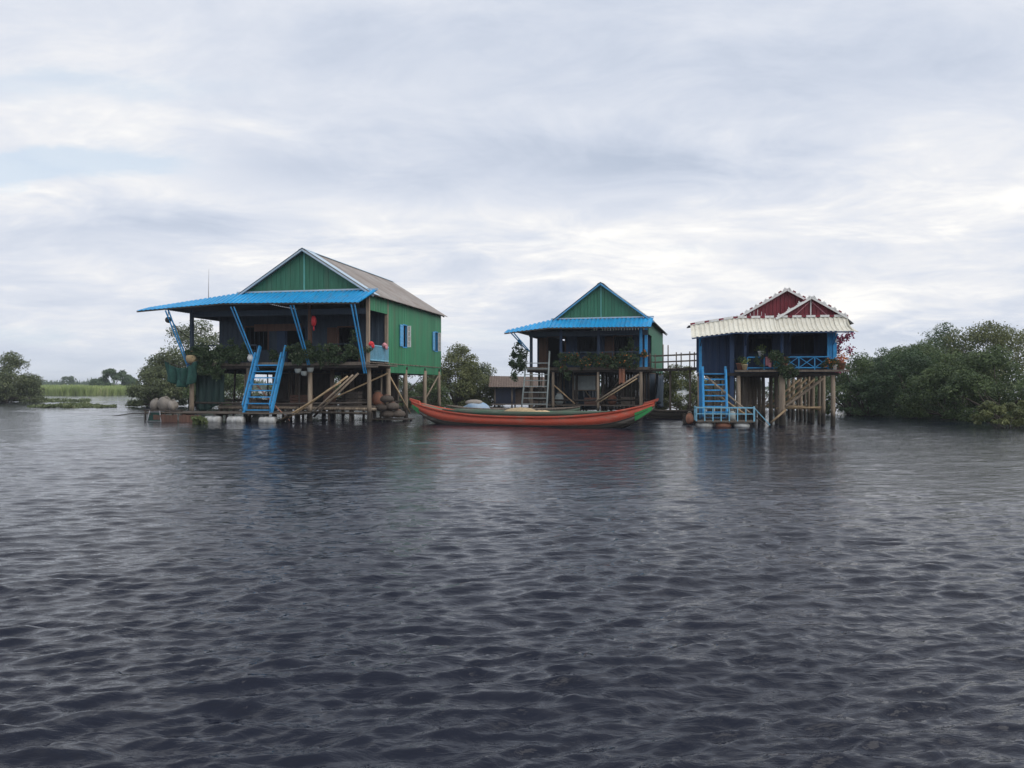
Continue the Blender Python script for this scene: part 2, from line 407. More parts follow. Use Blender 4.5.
# pale bluish air low over the horizon
hz = ramp(mth('MAXIMUM', dz, 0.0), .0, .09, .42, 0.)
skyc = mixc(hz, skyc, (.66/STR,.71/STR,.775/STR))
skyc = mixc(ramp(dz, -.03, -.002, 1, 0), skyc, (.05/STR,.055/STR,.06/STR))
bg = nt.nodes.new('ShaderNodeBackground'); bg.inputs[1].default_value = STR; lk.new(skyc, bg.inputs[0])
wo = nt.nodes.new('ShaderNodeOutputWorld'); lk.new(bg.outputs[0], wo.inputs[0])
SC.view_settings.view_transform='Standard'; SC.view_settings.look='None'; SC.view_settings.exposure=.2; SC.view_settings.gamma=1
SC.view_settings.use_curve_mapping=False
SC.cycles.max_bounces = 6; SC.cycles.use_denoising = True
SC.cycles.sample_clamp_indirect = 6

# ------------------------------------------------------------------ water
def make_water():
    rng = np.random.default_rng(11)
    rows = [-300,-120,-40,-12,-4,-1,.4]
    y = 1.0
    while y < 130: rows.append(y); y *= 1.0046
    while y < 1500: rows.append(y); y *= 1.05
    Y = np.array(rows)
    t = np.concatenate([[-2,-1.5,-1.2], np.linspace(-1,1,820), [1.2,1.5,2]])
    W = (np.abs(Y)+3.0)*.82
    X = W[:,None]*t[None,:]; YY = np.repeat(Y[:,None], len(t), 1)
    dY = np.gradient(Y); dX = W*(2/820)
    sp = np.maximum(np.abs(dY), dX*1.0)[:,None]
    # long mats of wind: amplitude drifts over metres
    g = np.zeros_like(X)
    for _ in range(14):
        l = rng.uniform(5,45); a = rng.uniform(0,2*np.pi); p = rng.uniform(0,2*np.pi)
        g += np.sin((X*np.cos(a)*.6+YY*np.sin(a))*2*np.pi/l+p)
    gust = np.clip(1+.15*g, .5, 1.4)
    Z = np.zeros_like(X); DX = np.zeros_like(X); DY = np.zeros_like(X)
    main = R(102)
    for i in range(230):
        lam = .023*(.35/.023)**((i+rng.random())/200) if i < 200 else .45*(3.2/.45)**((i-200+rng.random())/30)
        spread = R(17) if lam > .15 else R(25)
        a = main + rng.normal()*(spread if lam < .6 else R(16))
        k = 2*np.pi/lam; p = rng.uniform(0,2*np.pi)
        slope = .0255*(1.0 if lam > .06 else .85)*(1.0 if lam < .17 else .9) if i < 200 else (.0105 if lam < 1.7 else .006)
        A = slope/k*1.25
        att = np.clip((lam/sp-2.2)/2.0, 0, 1)
        ph = k*(X*np.cos(a)+YY*np.sin(a))+p
        s, c = np.sin(ph), np.cos(ph)
        Z += A*att*c; q = .27*A*att
        DX += -q*np.cos(a)*s; DY += -q*np.sin(a)*s
    fade = (YY>.3)*(np.abs(t)[None,:]<=1.0)
    # sharper crests, flatter troughs
    Zs = Z*gust*fade
    X2 = X+DX*gust*fade; Y2 = YY+DY*gust*fade
    v = np.stack([X2,Y2,Zs],-1).reshape(-1,3)
    nr, nc = X.shape
    i = np.arange(nr*nc).reshape(nr,nc)
    q = np.stack([i[:-1,:-1], i[:-1,1:], i[1:,1:], i[1:,:-1]],-1).reshape(-1,4)
    m = bpy.data.materials.new('dark_river_water'); n_t, ns, l = nodes_of(m)
    out = N(n_t,'ShaderNodeOutputMaterial'); bs = N(n_t,'ShaderNodeBsdfPrincipled')
    bs.inputs['Base Color'].default_value=(.008,.0105,.021,1); bs.inputs['Roughness'].default_value=.06
    bs.inputs['IOR'].default_value=1.33; bs.inputs['Specular IOR Level'].default_value=.5
    geo = N(n_t,'ShaderNodeNewGeometry')
    mp = N(n_t,'ShaderNodeMapping'); mp.inputs['Scale'].default_value=(.42,1,1); mp.inputs['Rotation'].default_value=(0,0,R(-10))
    l.new(geo.outputs['Position'], mp.inputs['Vector'])
    n1 = N(n_t,'ShaderNodeTexNoise', i_Scale=4.6, i_Detail=5.0, i_Roughness=.6, i_Distortion=.5); l.new(mp.outputs[0], n1.inputs['Vector'])
    n2 = N(n_t,'ShaderNodeTexNoise', i_Scale=22.0, i_Detail=2.0, i_Distortion=.4); l.new(mp.outputs[0], n2.inputs['Vector'])
    b1 = N(n_t,'ShaderNodeBump', i_Strength=1.0, i_Distance=.031); l.new(n1.outputs['Fac'], b1.inputs['Height'])
    b2 = N(n_t,'ShaderNodeBump', i_Strength=1.0, i_Distance=.002); l.new(n2.outputs['Fac'], b2.inputs['Height']); l.new(b1.outputs[0], b2.inputs['Normal'])
    l.new(b2.outputs[0], bs.inputs['Normal']); l.new(bs.outputs[0], out.inputs[0])
    o = np_mesh('water', v, q, m, smooth=True); o['kind']='structure'
    return o
make_water()

# ------------------------------------------------------------------ vegetation
def tree(name, label, x, y, h, rx, ry, mat, seed, n=9000, low=.25, leaf=(.17,.085), cat='tree', group=None, clumps=34, stems=4, lean=0.0, ragged=.25, lift=0.0):
    rng = np.random.default_rng(seed); q = random.Random(seed)
    root = thing(name, label, cat, (x,y,0), 0, group)
    cs = []; rad = []
    while len(cs) < clumps:
        a = rng.uniform(0,2*np.pi); r = math.sqrt(rng.random())
        top = h*(1-.62*r**2.4)*(1-ragged*rng.random()**2)
        bot = max(low*h*(.5+.9*rng.random()), .2) if r > .55 else low*h
        rc = rng.uniform(.11,.20)*min(h, rx*2)*1.05
        zz = top-rc*.6 if rng.random() < .62 else rng.uniform(bot, max(bot+.1, top-rc*.5))
        zz = max(zz, rc*.55+.05)
        cs.append((rx*r*math.cos(a)+lean*zz, ry*r*math.sin(a), zz)); rad.append(rc)
    if low < .09:           # skirt of branches that trails in the water
        for k in range(12):
            a = rng.uniform(0,2*np.pi); cs.append((rx*.86*math.cos(a), ry*.86*math.sin(a), rng.uniform(.12,.5))); rad.append(rng.uniform(.09,.13)*min(h,rx*2))
        clumps += 12
    cs = np.array(cs); rad = np.array(rad)
    idx = rng.choice(clumps, n, p=rad**2/np.sum(rad**2))
    d = unit(rng.normal(size=(n,3)))
    rr = rad[idx]*rng.random(n)**.33
    # twig clusters make the clump uneven
    tw = unit(rng.normal(size=(clumps*9,3))).reshape(clumps,9,3)
    pick = tw[idx, rng.integers(0,9,n)]
    d = unit(d*.75+pick*.75+np.array([0,0,.22]))
    rr *= np.where(rng.random(n)<.12, rng.uniform(1.0,1.28,n), 1.0)
    c = cs[idx] + d*rr[:,None]*np.array([1.1,1.1,.78])
    c[:,2] = np.maximum(c[:,2], .06+.1*rng.random(n))
    nrm = unit(d*.7+np.array([0,0,.35])+rng.normal(size=(n,3))*.5)
    v, f = leaf_quads(c, nrm, leaf[0], leaf[1], rng)
    np_mesh('crown', v, f, mat, root)
    tr = MB()
    bs = []
    for s in range(stems):
        a = 2*math.pi*s/stems+q.random(); r0 = .12*rx*q.random()
        bs.append((math.cos(a)*r0, math.sin(a)*r0))
    for k in rng.choice(clumps, min(clumps, 16), replace=False):
        b = bs[q.randrange(stems)]; e = cs[k]
        p0 = Vector((b[0],b[1],-.5)); p3 = Vector(e)
        p1 = p0.lerp(p3,.33)+Vector((q.uniform(-.1,.1)*rx,q.uniform(-.1,.1)*ry,.12*h)); p2 = p0.lerp(p3,.68)+Vector((q.uniform(-.08,.08)*rx,q.uniform(-.08,.08)*ry,.08*h))
        r1 = .016*h*(.7+.6*q.random())
        tr.tube([p0,p1,p2,p3],[r1,r1*.75,r1*.45,r1*.15],6)
    tr.build('trunk', M['bark'], root)
    return root
def vine(name, label, parent_xf, pts, rad, n, seed, mat='leaf_v', leaf=(.14,.09), cat='plant', group=None, pot=True, flowers=None, stem_len=.5):
    """leafy plant built round a line of points (world space after parent_xf); woody stems run inside it"""
    rng = np.random.default_rng(seed); q = random.Random(seed)
    P = [parent_xf @ Vector(p) for p in pts]
    base = P[0]
    root = thing(name, label, cat, base, 0, group)
    P = np.array([p-base for p in P])
    seg = rng.integers(0, len(P)-1, n) if len(P) > 1 else np.zeros(n,int)
    t = rng.random(n)[:,None]
    k = max(6, int(n/60)); 
    cc = P[rng.integers(0,len(P)-1,k)] if len(P)>1 else np.repeat(P[:1],k,0)
    if len(P)>1:
        sgi = rng.integers(0,len(P)-1,k); tt = rng.random(k)[:,None]
        cc = P[sgi]*(1-tt)+P[sgi+1]*tt
    cc = cc + rng.normal(size=(k,3))*np.array(rad)*.55
    ci = rng.integers(0,k,n)
    c = cc[ci] + rng.normal(size=(n,3))*min(rad)*.42
    nrm = unit(np.array([0,-.35,.5])+rng.normal(size=(n,3))*.7)
    v, f = leaf_quads(c, nrm, leaf[0], leaf[1], rng)
    np_mesh('foliage', v, f, M[mat], root)
    st = MB()
    for i in range(min(k,14)):
        j = q.randrange(k); p = P[np.argmin(np.linalg.norm(P-cc[j],axis=1))]
        st.tube([p, (Vector(p)+Vector(cc[j]))/2+Vector((0,0,.05)), cc[j]],[.018,.014,.006],5)
    if len(P)>1: st.tube([Vector(p) for p in P], .016, 5)
    st.build('stem', M['bark'], root)
    if flowers:
        m = n//flowers[1]
        c2 = cc[rng.integers(0,k,m)]+rng.normal(size=(m,3))*min(rad)*.5+np.array([0,-.06,.03])
        v, f = leaf_quads(c2, unit(np.array([0,-.6,.4])+rng.normal(size=(m,3))*.5), leaf[0]*.8, leaf[0]*.7, rng)
        np_mesh('flowers', v, f, M[flowers[0]], root)
    return root

# ------------------------------------------------------------------ the two green houses
def pile_at(mb, u, v, z0, z1, r, q, lean=.04):
    dx, dy = q.uniform(-lean,lean), q.uniform(-lean,lean)
    pts = [(u+dx*(1-t)+q.uniform(-.012,.012), v+dy*(1-t)+q.uniform(-.012,.012), z0+(z1-z0)*t) for t in (0,.33,.66,1)]
    pts[-1] = (u, v, z1)
    mb.tube(pts, [r*1.12, r*1.05, r, r*.94], 9)

def wall_with_holes(mb, axis, pos, a0, a1, z0, z1, holes, pitch=.2, amp=.018, flip=False, sheet=True, th=.03):
    """vertical wall along axis ('u' or 'v') with rectangular holes (b0,b1,y0,y1)"""
    def panel(b0,b1,y0,y1):
        if b1-b0 < .02 or y1-y0 < .02: return
        if axis=='u':
            A,B,C,D = (b0,pos,y1),(b1,pos,y1),(b1,pos,y0),(b0,pos,y0)
        else:
            A,B,C,D = (pos,b0,y1),(pos,b1,y1),(pos,b1,y0),(pos,b0,y0)
        if flip: A,B,C,D = B,A,D,C
        mb.sheet(A,B,C,D,pitch,amp,th)
    cur = a0
    for b0,b1,y0,y1 in sorted(holes):
        panel(cur,b0,z0,z1); panel(b0,b1,z0,y0); panel(b0,b1,y1,z1); cur = b1
    panel(cur,a1,z0,z1)

def green_house(P):
    q = random.Random(P['seed'])
    H = thing('stilt_house', P['label'], 'house', P['O'], -R(P['th']), 'houses standing on stilts in the water')
    ur, ul, D, vd = P['ur'], P['ul'], P['D'], P['vd']
    zd, ze, za, zb, zr = P['zd'], P['ze'], P['za'], P['zb'], P['zr']   # deck, main eave, awning top, awning bottom, ridge
    rc, hw, ov = P['ridge'], P['half'], .35
    # piles, beams, deck
    for v in P['rows']:
        for u in P['cols']:
            mb = MB(); back = v > 3
            pile_at(mb, u+(q.uniform(-.12,.12) if back else 0), v, -1.2, zd-.3, q.uniform(.085,.12)*P.get('pr',1), q, .07 if back else .03)
            pale = (u == P['cols'][0] or (u,v) in P['pale'])
            mb.build('pile', M['wood_l'] if pale else M['wood'], H)
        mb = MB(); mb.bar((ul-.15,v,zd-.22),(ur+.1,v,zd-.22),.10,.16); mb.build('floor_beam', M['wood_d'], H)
    mb = MB()
    for k in range(9):
        u = ul+.1+(ur-ul-.2)*k/8
        mb.bar((u,-.1,zd-.10),(u,D,zd-.10),.07,.09)
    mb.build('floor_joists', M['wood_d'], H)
    mb = MB()
    y = -.12
    while y < D-.05:
        mb.box(ul-.1+q.uniform(-.04,.03), y, zd-.045, ur+.05+q.uniform(-.02,.05), y+.17, zd+q.uniform(-.006,.004)); y += .18
    mb.build('floor', M['plank'], H)
    mb = MB(); mb.bar((ul-.15,-.16,zd-.09),(ur+.1,-.16,zd-.09),.05,.17); mb.build('deck_edge', M['wood'], H)
    for u,v,r,z in P['thin']:
        mb = MB(); pile_at(mb,u,v,-1.0,z,r,q,.12); mb.build('pile', M['wood_d'] if q.random()<.6 else M['wood'], H)
    # lower cross beams between the piles and diagonal braces
    for v, z in P['lowbeams']:
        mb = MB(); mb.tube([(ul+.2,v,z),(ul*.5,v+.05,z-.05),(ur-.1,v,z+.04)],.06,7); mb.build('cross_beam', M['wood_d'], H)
    for a,b,r in P['braces']:
        mb = MB(); mb.tube([a,b],r,7); mb.build('brace', M['bamboo'] if r < .05 else M['wood_l'], H)
    # walls
    def zroof(u): return zr - (zr-ze)*abs(u-rc)/hw
    wz0 = P.get('wz', zd-.25)
    mb = MB()
    holes = [(a,b,c,d) for a,b,c,d in P['win']]
    wall_with_holes(mb,'v',ur,vd,D,wz0,ze-.02,holes,P.get('pitch',.22))
    wall_with_holes(mb,'v',ur,.12,vd,ze-P['valance'],ze-.02,[],P.get('pitch',.22))
    side = mb.build('side_wall', M['green'] if P['bright'] else M['green_d'], H)
    for i,(a,b,c,d) in enumerate(P['win']):
        wd = MB()
        wd.box(ur-.06,a-.06,c-.06,ur+.05,a,d+.06); wd.box(ur-.06,b,c-.06,ur+.05,b+.06,d+.06)
        wd.box(ur-.06,a,c-.06,ur+.05,b,c); wd.box(ur-.06,a,d,ur+.05,b,d+.06)
        win = wd.build('window', M['blue_w'], H)
        g = MB(); g.box(ur-.16,a+.01,c+.01,ur-.13,b-.01,d-.01); g.build('pane', M['slate'], win)
        # near shutter folded back, far casement standing out
        s = MB(); wv = (b-a)
        s.box(ur+.055,a-.08-wv*.8,c,ur+.095,a-.08,d)
        for zz in np.linspace(c+.1,d-.1,6): s.box(ur+.095,a-.06-wv*.78,zz-.012,ur+.108,a-.1,zz+.03)
        s.build('shutter', M['blue_s'], win)
        s = MB(); ww = wv*.34
        s.box(ur+.06,b+.005,c,ur+.11,b+.04,d); s.box(ur+.06+ww-.05,b+.005,c,ur+.06+ww,b+.04,d)
        for zz in np.linspace(c+.03,d-.03,5): s.box(ur+.11,b+.005,zz-.03,ur+.01+ww,b+.04,zz+.03)
        cs = s.build('casement', M['white'], win)
        s = MB(); s.box(ur+.11,b+.015,c+.03,ur+.01+ww,b+.03,d-.03); s.build('casement_pane', M['paneglass'], win)
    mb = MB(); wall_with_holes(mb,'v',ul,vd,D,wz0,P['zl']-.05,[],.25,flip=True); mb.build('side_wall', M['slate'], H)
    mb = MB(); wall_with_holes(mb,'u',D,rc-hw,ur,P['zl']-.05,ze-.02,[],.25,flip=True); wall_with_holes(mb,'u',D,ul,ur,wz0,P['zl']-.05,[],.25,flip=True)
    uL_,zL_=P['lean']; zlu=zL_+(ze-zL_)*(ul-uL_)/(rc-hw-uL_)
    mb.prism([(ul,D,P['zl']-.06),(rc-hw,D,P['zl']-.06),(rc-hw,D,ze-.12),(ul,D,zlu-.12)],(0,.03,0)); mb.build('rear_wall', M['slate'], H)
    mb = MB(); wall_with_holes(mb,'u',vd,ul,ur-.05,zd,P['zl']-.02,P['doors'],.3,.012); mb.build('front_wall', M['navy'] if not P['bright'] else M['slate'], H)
    # openings in the front wall: frames and leaves
    for j,(a,b,c,d) in enumerate(P['doors']):
        f = MB()
        f.box(a-.07,vd-.06,c,a,vd+.05,d+.07); f.box(b,vd-.06,c,b+.07,vd+.05,d+.07); f.box(a,vd-.06,d,b,vd+.05,d+.07)
        isd = c < zd+.1
        fr = f.build('door' if isd else 'window', M['brown'] if j%2==0 else M['navy'], H)
        l = MB(); wv=b-a
        if isd:
            l.box(a-.05-wv*.5,vd-.11,c+.03,a-.08,vd-.07,d); l.build('door_leaf', M['brown'] if j%2==0 else M['navy'], fr)
        else:
            for k in range(1,5): l.bar((a+wv*k/5,vd,c),(a+wv*k/5,vd,d),.025,.025,(0,1,0))
            l.box(a,vd-.03,c-.06,b,vd+.06,c); l.build('window_bars', M['slate'], fr)
    # porch columns
    for u,v,mt in P['columns']:
        mb = MB(); mb.bar((u,v,zd),(u,v,P['zl']-.05 if u < rc-hw else ze-.1),.16,.16,(0,1,0)); mb.build('porch_column', M[mt], H)
    mb = MB(); mb.bar((ul,-.02,P['zl']-.28),(ur,-.02,P['zl']-.28),.07,.3); mb.build('porch_beam', M['slate'], H)
    mb = MB(); mb.bar((ul,-.02,P['zl']-.28),(ul,vd,P['zl']-.28),.07,.3); mb.build('porch_beam', M['slate'], H)
    # gables
    def gable(v, name, mat):
        g = MB(); b = P['gb']
        wl = hw*(zr-b)/(zr-ze)-.02
        lft=(rc-wl,v,b); rgt=(rc+wl,v,b); top=(rc,v,zr-.03)
        n = 26
        for k in range(n):      # vertical boards that follow the slope
            u0 = rc-wl+2*wl*k/n; u1 = rc-wl+2*wl*(k+1)/n-.012
            z0 = zroof(u0)-.05; z1 = zroof(u1)-.05
            off = .004*(k%2)
            g.prism([(u0,v-off,b),(u1,v-off,b),(u1,v-off,max(z1,b+.005)),(u0,v-off,max(z0,b+.005))],(0,.035,0))
        return g.build(name, mat, H)
    gb = gable(.06,'gable',M['green_d'])
    t = MB(); t.box(rc-.035,.0,P['gb'],rc+.035,.046,zr-.12)
    t.build('gable_strip', M['teal'], gb)
    t = MB()
    for s in (-1,1):
        for k in range(1,3):
            pass
    gable(D-.04,'gable',M['green_d'])
    # roof: two corrugated slopes, ridge cap, barge boards
    f0, f1 = -P['rov'], D+.45
    ex = hw+ov; zeav = zr-(zr-ze)*ex/hw
    mb = MB()
    mb.sheet((rc,f1,zr),(rc,f0,zr),(rc+ex,f0,zeav),(rc+ex,f1,zeav),.22,.028,.012)
    mb.sheet((rc,f0,zr),(rc,f1,zr),(rc-ex*P['lcut'],f1,zr-(zr-zeav)*P['lcut']),(rc-ex*P['lcut'],f0,zr-(zr-zeav)*P['lcut']),.22,.028,.012)
    rf = mb.build('roof', M['roof'] if P['bright'] else M['roof_d'], H)
    c = MB()
    for s in (-1,1): c.bar((rc+s*.11,f0-.02,zr-.0),(rc+s*.11,f1+.02,zr-.0),.26,.014,(s*.5,0,1))
    c.build('ridge_cap', M['trim'], rf)
    for s in (-1,1):
        c = MB(); e2 = ex if s>0 else ex*P['lcut']
        c.bar((rc,f0-.03,zr-.055),(rc+s*e2,f0-.03,zr-(zr-zeav)*e2/ex-.055),.03,.085,(0,0,1)); c.build('barge_board', M['trim'] if P['bright'] else M['blue_s'], rf)
    vz=MB(); nz=Vector((zr-zeav,0,ex)).normalized()*.05; vw=1.0 if P['bright'] else .45
    for sgn in (1,-1):
        e2 = ex if sgn>0 else ex*P['lcut']; o_=Vector((nz.x*sgn,0,nz.z)); zz2=zr-(zr-zeav)*e2/ex
        vz.prism([Vector((rc+sgn*.16,f0-.01,zr-.16*(zr-zeav)/ex))+o_,Vector((rc+sgn*e2,f0-.01,zz2))+o_,Vector((rc+sgn*e2,f0+vw*.8,zz2))+o_,Vector((rc+sgn*.16,f0+vw,zr-.16*(zr-zeav)/ex))+o_],(0,0,.012))
    vz.build('verge_flashing', M['trim'], rf)
    # purlin ends under the right eave
    for k in range(int(D/1.2)+1):
        c = MB(); c.bar((rc+hw-.3,f0+.4+k*1.2,zroof(rc+hw-.3)-.1),(rc+ex-.04,f0+.4+k*1.2,zeav-.06),.06,.07); c.build('rafter', M['wood_d'], rf)
    # low side roof on the left
    uL, zL = P['lean']
    l0 = rc-ex*P['lcut']; lz0 = zr-(zr-zeav)*P['lcut']-.06
    mb = MB(); mb.sheet((l0+.15,-.15,lz0),(l0+.15,D+.2,lz0),(uL,D+.2,zL),(uL,-.15,zL),.22,.028,.012)
    mb.build('side_roof', M['roof_d'], H)
    # blue awning along the front: straight run, then the run that drops to the left
    av = P['av']
    mb = MB()
    mb.sheet((l0,-.06,za),(ur+P['ax'][0],-.06,za),(ur+P['ax'][1],-av,zb),(l0,-av,zb+P['mid']),.26,.05,.01,2)
    mb.sheet((uL,-.30,zL+.02),(l0,-.06,za),(l0,-av,zb+P['mid']),(uL,-av,P['zbl']),.26,.05,.01,2)
    aw = mb.build('awning', M['blue'], H)
    f = MB(); f.bar((uL+.02,-av+.03,P['zbl']-.05),(l0,-av+.03,zb+P['mid']-.05),.05,.07); f.bar((l0,-av+.03,zb+P['mid']-.05),(ur+P['ax'][1]-.02,-av+.03,zb-.05),.05,.07)
    f.build('awning_rail', M['wood_d'], aw)
    f = MB(); f.box(l0,-.085,za-.01,ur+P['ax'][0]+.01,-.045,za+.07); f.build('flashing', M['trim'], aw)
    # struts: pairs of blue poles from the awning rail down to the deck edge
    for u0,u1,z1 in P['struts']:
        for o in (-.09,.09):
            s = MB(); zt = zb-.08 if u0>l0 else zb-.08+(P['zbl']-zb)*(l0-u0)/(l0-uL)
            s.bar((u0+o,-av+.05,zt),(u1+o*.6,-.2,z1),.055,.055); s.build('strut', M['blue_w'], H)
    # railing
    for a,b in P['rails']:
        r = MB()
        for z in (.45,.92): r.bar((a,-.06,zd+z),(b,-.06,zd+z),.045,.06)
        n = max(2,int((b-a)/.8))
        for k in range(n+1): r.bar((a+(b-a)*k/n,-.06,zd),(a+(b-a)*k/n,-.06,zd+.92),.05,.05,(0,1,0))
        r.build('railing', M['slate'], H)
    return H

def xf(P): return Matrix.Translation(Vector(P['O'])) @ Matrix.Rotation(-R(P['th']),4,'Z')

_q=random.Random(5)
THIN1=[(_q.uniform(-9.5,-.3),_q.uniform(.6,5),_q.uniform(.04,.06),2.75) for _ in range(9)]
THIN2=[(_q.uniform(-6.5,.2),_q.uniform(.4,2.2),_q.uniform(.035,.06),2.7) for _ in range(18)]
P1 = dict(thin=THIN1,ax=(.5,.02), seed=1, label='largest stilt house with bright green side wall, grey roof and blue staircase', O=(-7.35,40.1,0), th=12,
  ur=0.0, ul=-10.25, D=12.4, vd=2.7, zd=3.1, ze=6.72, za=6.80, zb=6.02, zr=9.0, ridge=-3.62, half=3.62, gb=6.78, rov=.22,
  rows=(0,2.7,5.6,8.9,11.9), cols=(0,-3.28,-6.8,-10.2), pale={(-3.28,0),(-10.2,0)},
  lowbeams=((.1,.95),(2.7,1.05),(5.6,.9),(8.9,1.1)),
  braces=(((-3.0,-.15,.25),(-.5,-.2,2.5),.06),((-3.3,-.3,.2),(-.75,-.3,2.42),.05),((-2.6,.3,1.0),(0.1,2.4,2.55),.045),((.05,2.8,2.4),(.6,4.6,.3),.045),((0,8.9,.9),(0,11.8,2.5),.05)),
  win=((4.98,5.62,4.12,5.36),(11.0,11.6,4.15,5.36)), valance=.95, bright=True, zl=6.0, wz=2.58, pr=1.22,
  doors=((-8.6,-7.2,3.9,5.2),(-6.0,-4.9,3.1,5.1),(-2.9,-1.7,3.1,5.1)),
  columns=((-10.2,0,'slate'),(-3.28,0,'brown'),(-.05,0,'wood_l'),(-.05,2.6,'wood_l')),
  lcut=.97, lean=(-12.55,6.12), av=1.4, mid=.12, zbl=5.84,
  struts=((-10.75,-10.2,2.75),(-6.95,-6.16,2.7),(-3.6,-3.25,2.95),(-.3,-.12,2.5)),
  rails=((-10.1,-6.3),(-4.3,-.2)))
P2 = dict(thin=THIN2,ax=(.35,.28), seed=2, label='middle stilt house with dark green gable, blue awning and plants along its railing', O=(7.77,47,0), th=15,
  ur=.42, ul=-6.9, D=12.0, vd=2.2, zd=3.0, ze=5.98, za=5.98, zb=5.34, zr=8.12, ridge=-2.42, half=2.84, gb=6.05, rov=.2,
  rows=(0,2.2,4.6,7.0,9.4,11.7), cols=(0,-2.6,-5.4,-6.8), pale={(-2.6,0),(-5.4,0)}, pr=.9,
  lowbeams=((.1,1.0),(2.2,.7),(4.6,1.1),(7.0,.9)),
  braces=(((-2.7,-.2,.9),(-.1,-.2,2.55),.055),((-2.5,-.3,.85),(-.2,-.3,2.3),.04),((-5.3,-.2,1.9),(-4.0,-.2,.75),.04),((-1.2,2.2,2.7),(-2.6,2.2,.8),.05),((-4.6,2.2,2.7),(-3.2,2.2,.8),.05)),
  win=(), valance=1.0, bright=False, zl=5.35,
  doors=((-6.2,-5.1,3.0,5.0),(-4.3,-3.0,3.9,5.0),(-1.9,-.8,3.0,5.0)),
  columns=((-6.8,0,'slate'),(-4.9,0,'navy'),(-2.55,0,'navy'),(0,0,'blue_w'),(.3,.1,'blue_w')),
  lcut=.97, lean=(-8.25,5.35), av=1.15, mid=.06, zbl=5.12,
  struts=((-7.7,-6.9,4.0),), rails=((-4.9,-.1),))
H1 = green_house(P1); X1 = xf(P1)
H2 = green_house(P2); X2 = xf(P2)

# --- fittings that belong to the first house
def stair(H, a0, a1, v0, v1, z0, z1, zdeck, n, mat, vtop=None):
    g = MB().bar((a0,v0,z0),(a0,v1,z1),.10,.20); root = g.build('staircase', mat, H)
    g = MB().bar((a1,v0,z0),(a1,v1,z1),.10,.20); g.build('stringer', mat, root)
    for k in range(n):
        t = (k+.5)/n*(zdeck-z0)/(z1-z0)
        y = v0+(v1-v0)*t; z = z0+(z1-z0)*t
        b = MB().box(a0+.052,y-.10,z-.03,a1-.052,y+.12,z+.03); b.build('tread', mat, root)
    for a in (a0,a1):
        h = MB()
        dv, dz = (v1-v0), (z1-z0)
        p0 = (a,v0-.16,z0+.42); p1 = (a,v0+dv*.78-.16,z0+dz*.78+.42)
        h.bar(p0,p1,.07,.07); h.bar((a,v0,z0),p0,.045,.045,(1,0,0)); h.bar((a,v0+dv*.4,z0+dz*.4),(a,v0+dv*.4-.16,z0+dz*.4+.42),.04,.04,(1,0,0))
        h.bar((a,v0+dv*.78,z0+dz*.78),p1,.04,.04,(1,0,0))
        h.build('handrail', mat, root)
    return root
stair(H1,-6.12,-4.62,-1.6,-.05,.46,3.95,3.1,8,M['blue_w'])
# side balcony balustrade, painted pale blue
b = MB()
for z in (.10,.86): b.bar((.08,.0,3.1+z),(.08,2.55,3.1+z),.05,.06)
for k in range(15): b.bar((.08,.05+2.45*k/14,3.2),(.08,.05+2.45*k/14,3.95),.05,.035,(0,1,0))
b.build('balustrade', M['blue_l'], H1)
b = MB().box(-.15,-.35,2.9,.62,2.5,2.96); b.bar((-.15,-.3,2.84),(.6,-.3,2.84),.06,.08); b.build('balcony_ledge', M['plank'], H1)
a = MB().tube([(-9.85,1.0,6.3),(-9.85,1.0,7.3),(-9.83,1.0,8.3)],[.022,.016,.008],6); a.build('antenna', M['gray'], H1)
b = MB().box(-8.0,2.58,4.95,-5.1,2.62,5.35); b.build('wall_board', M['brown'], H1)

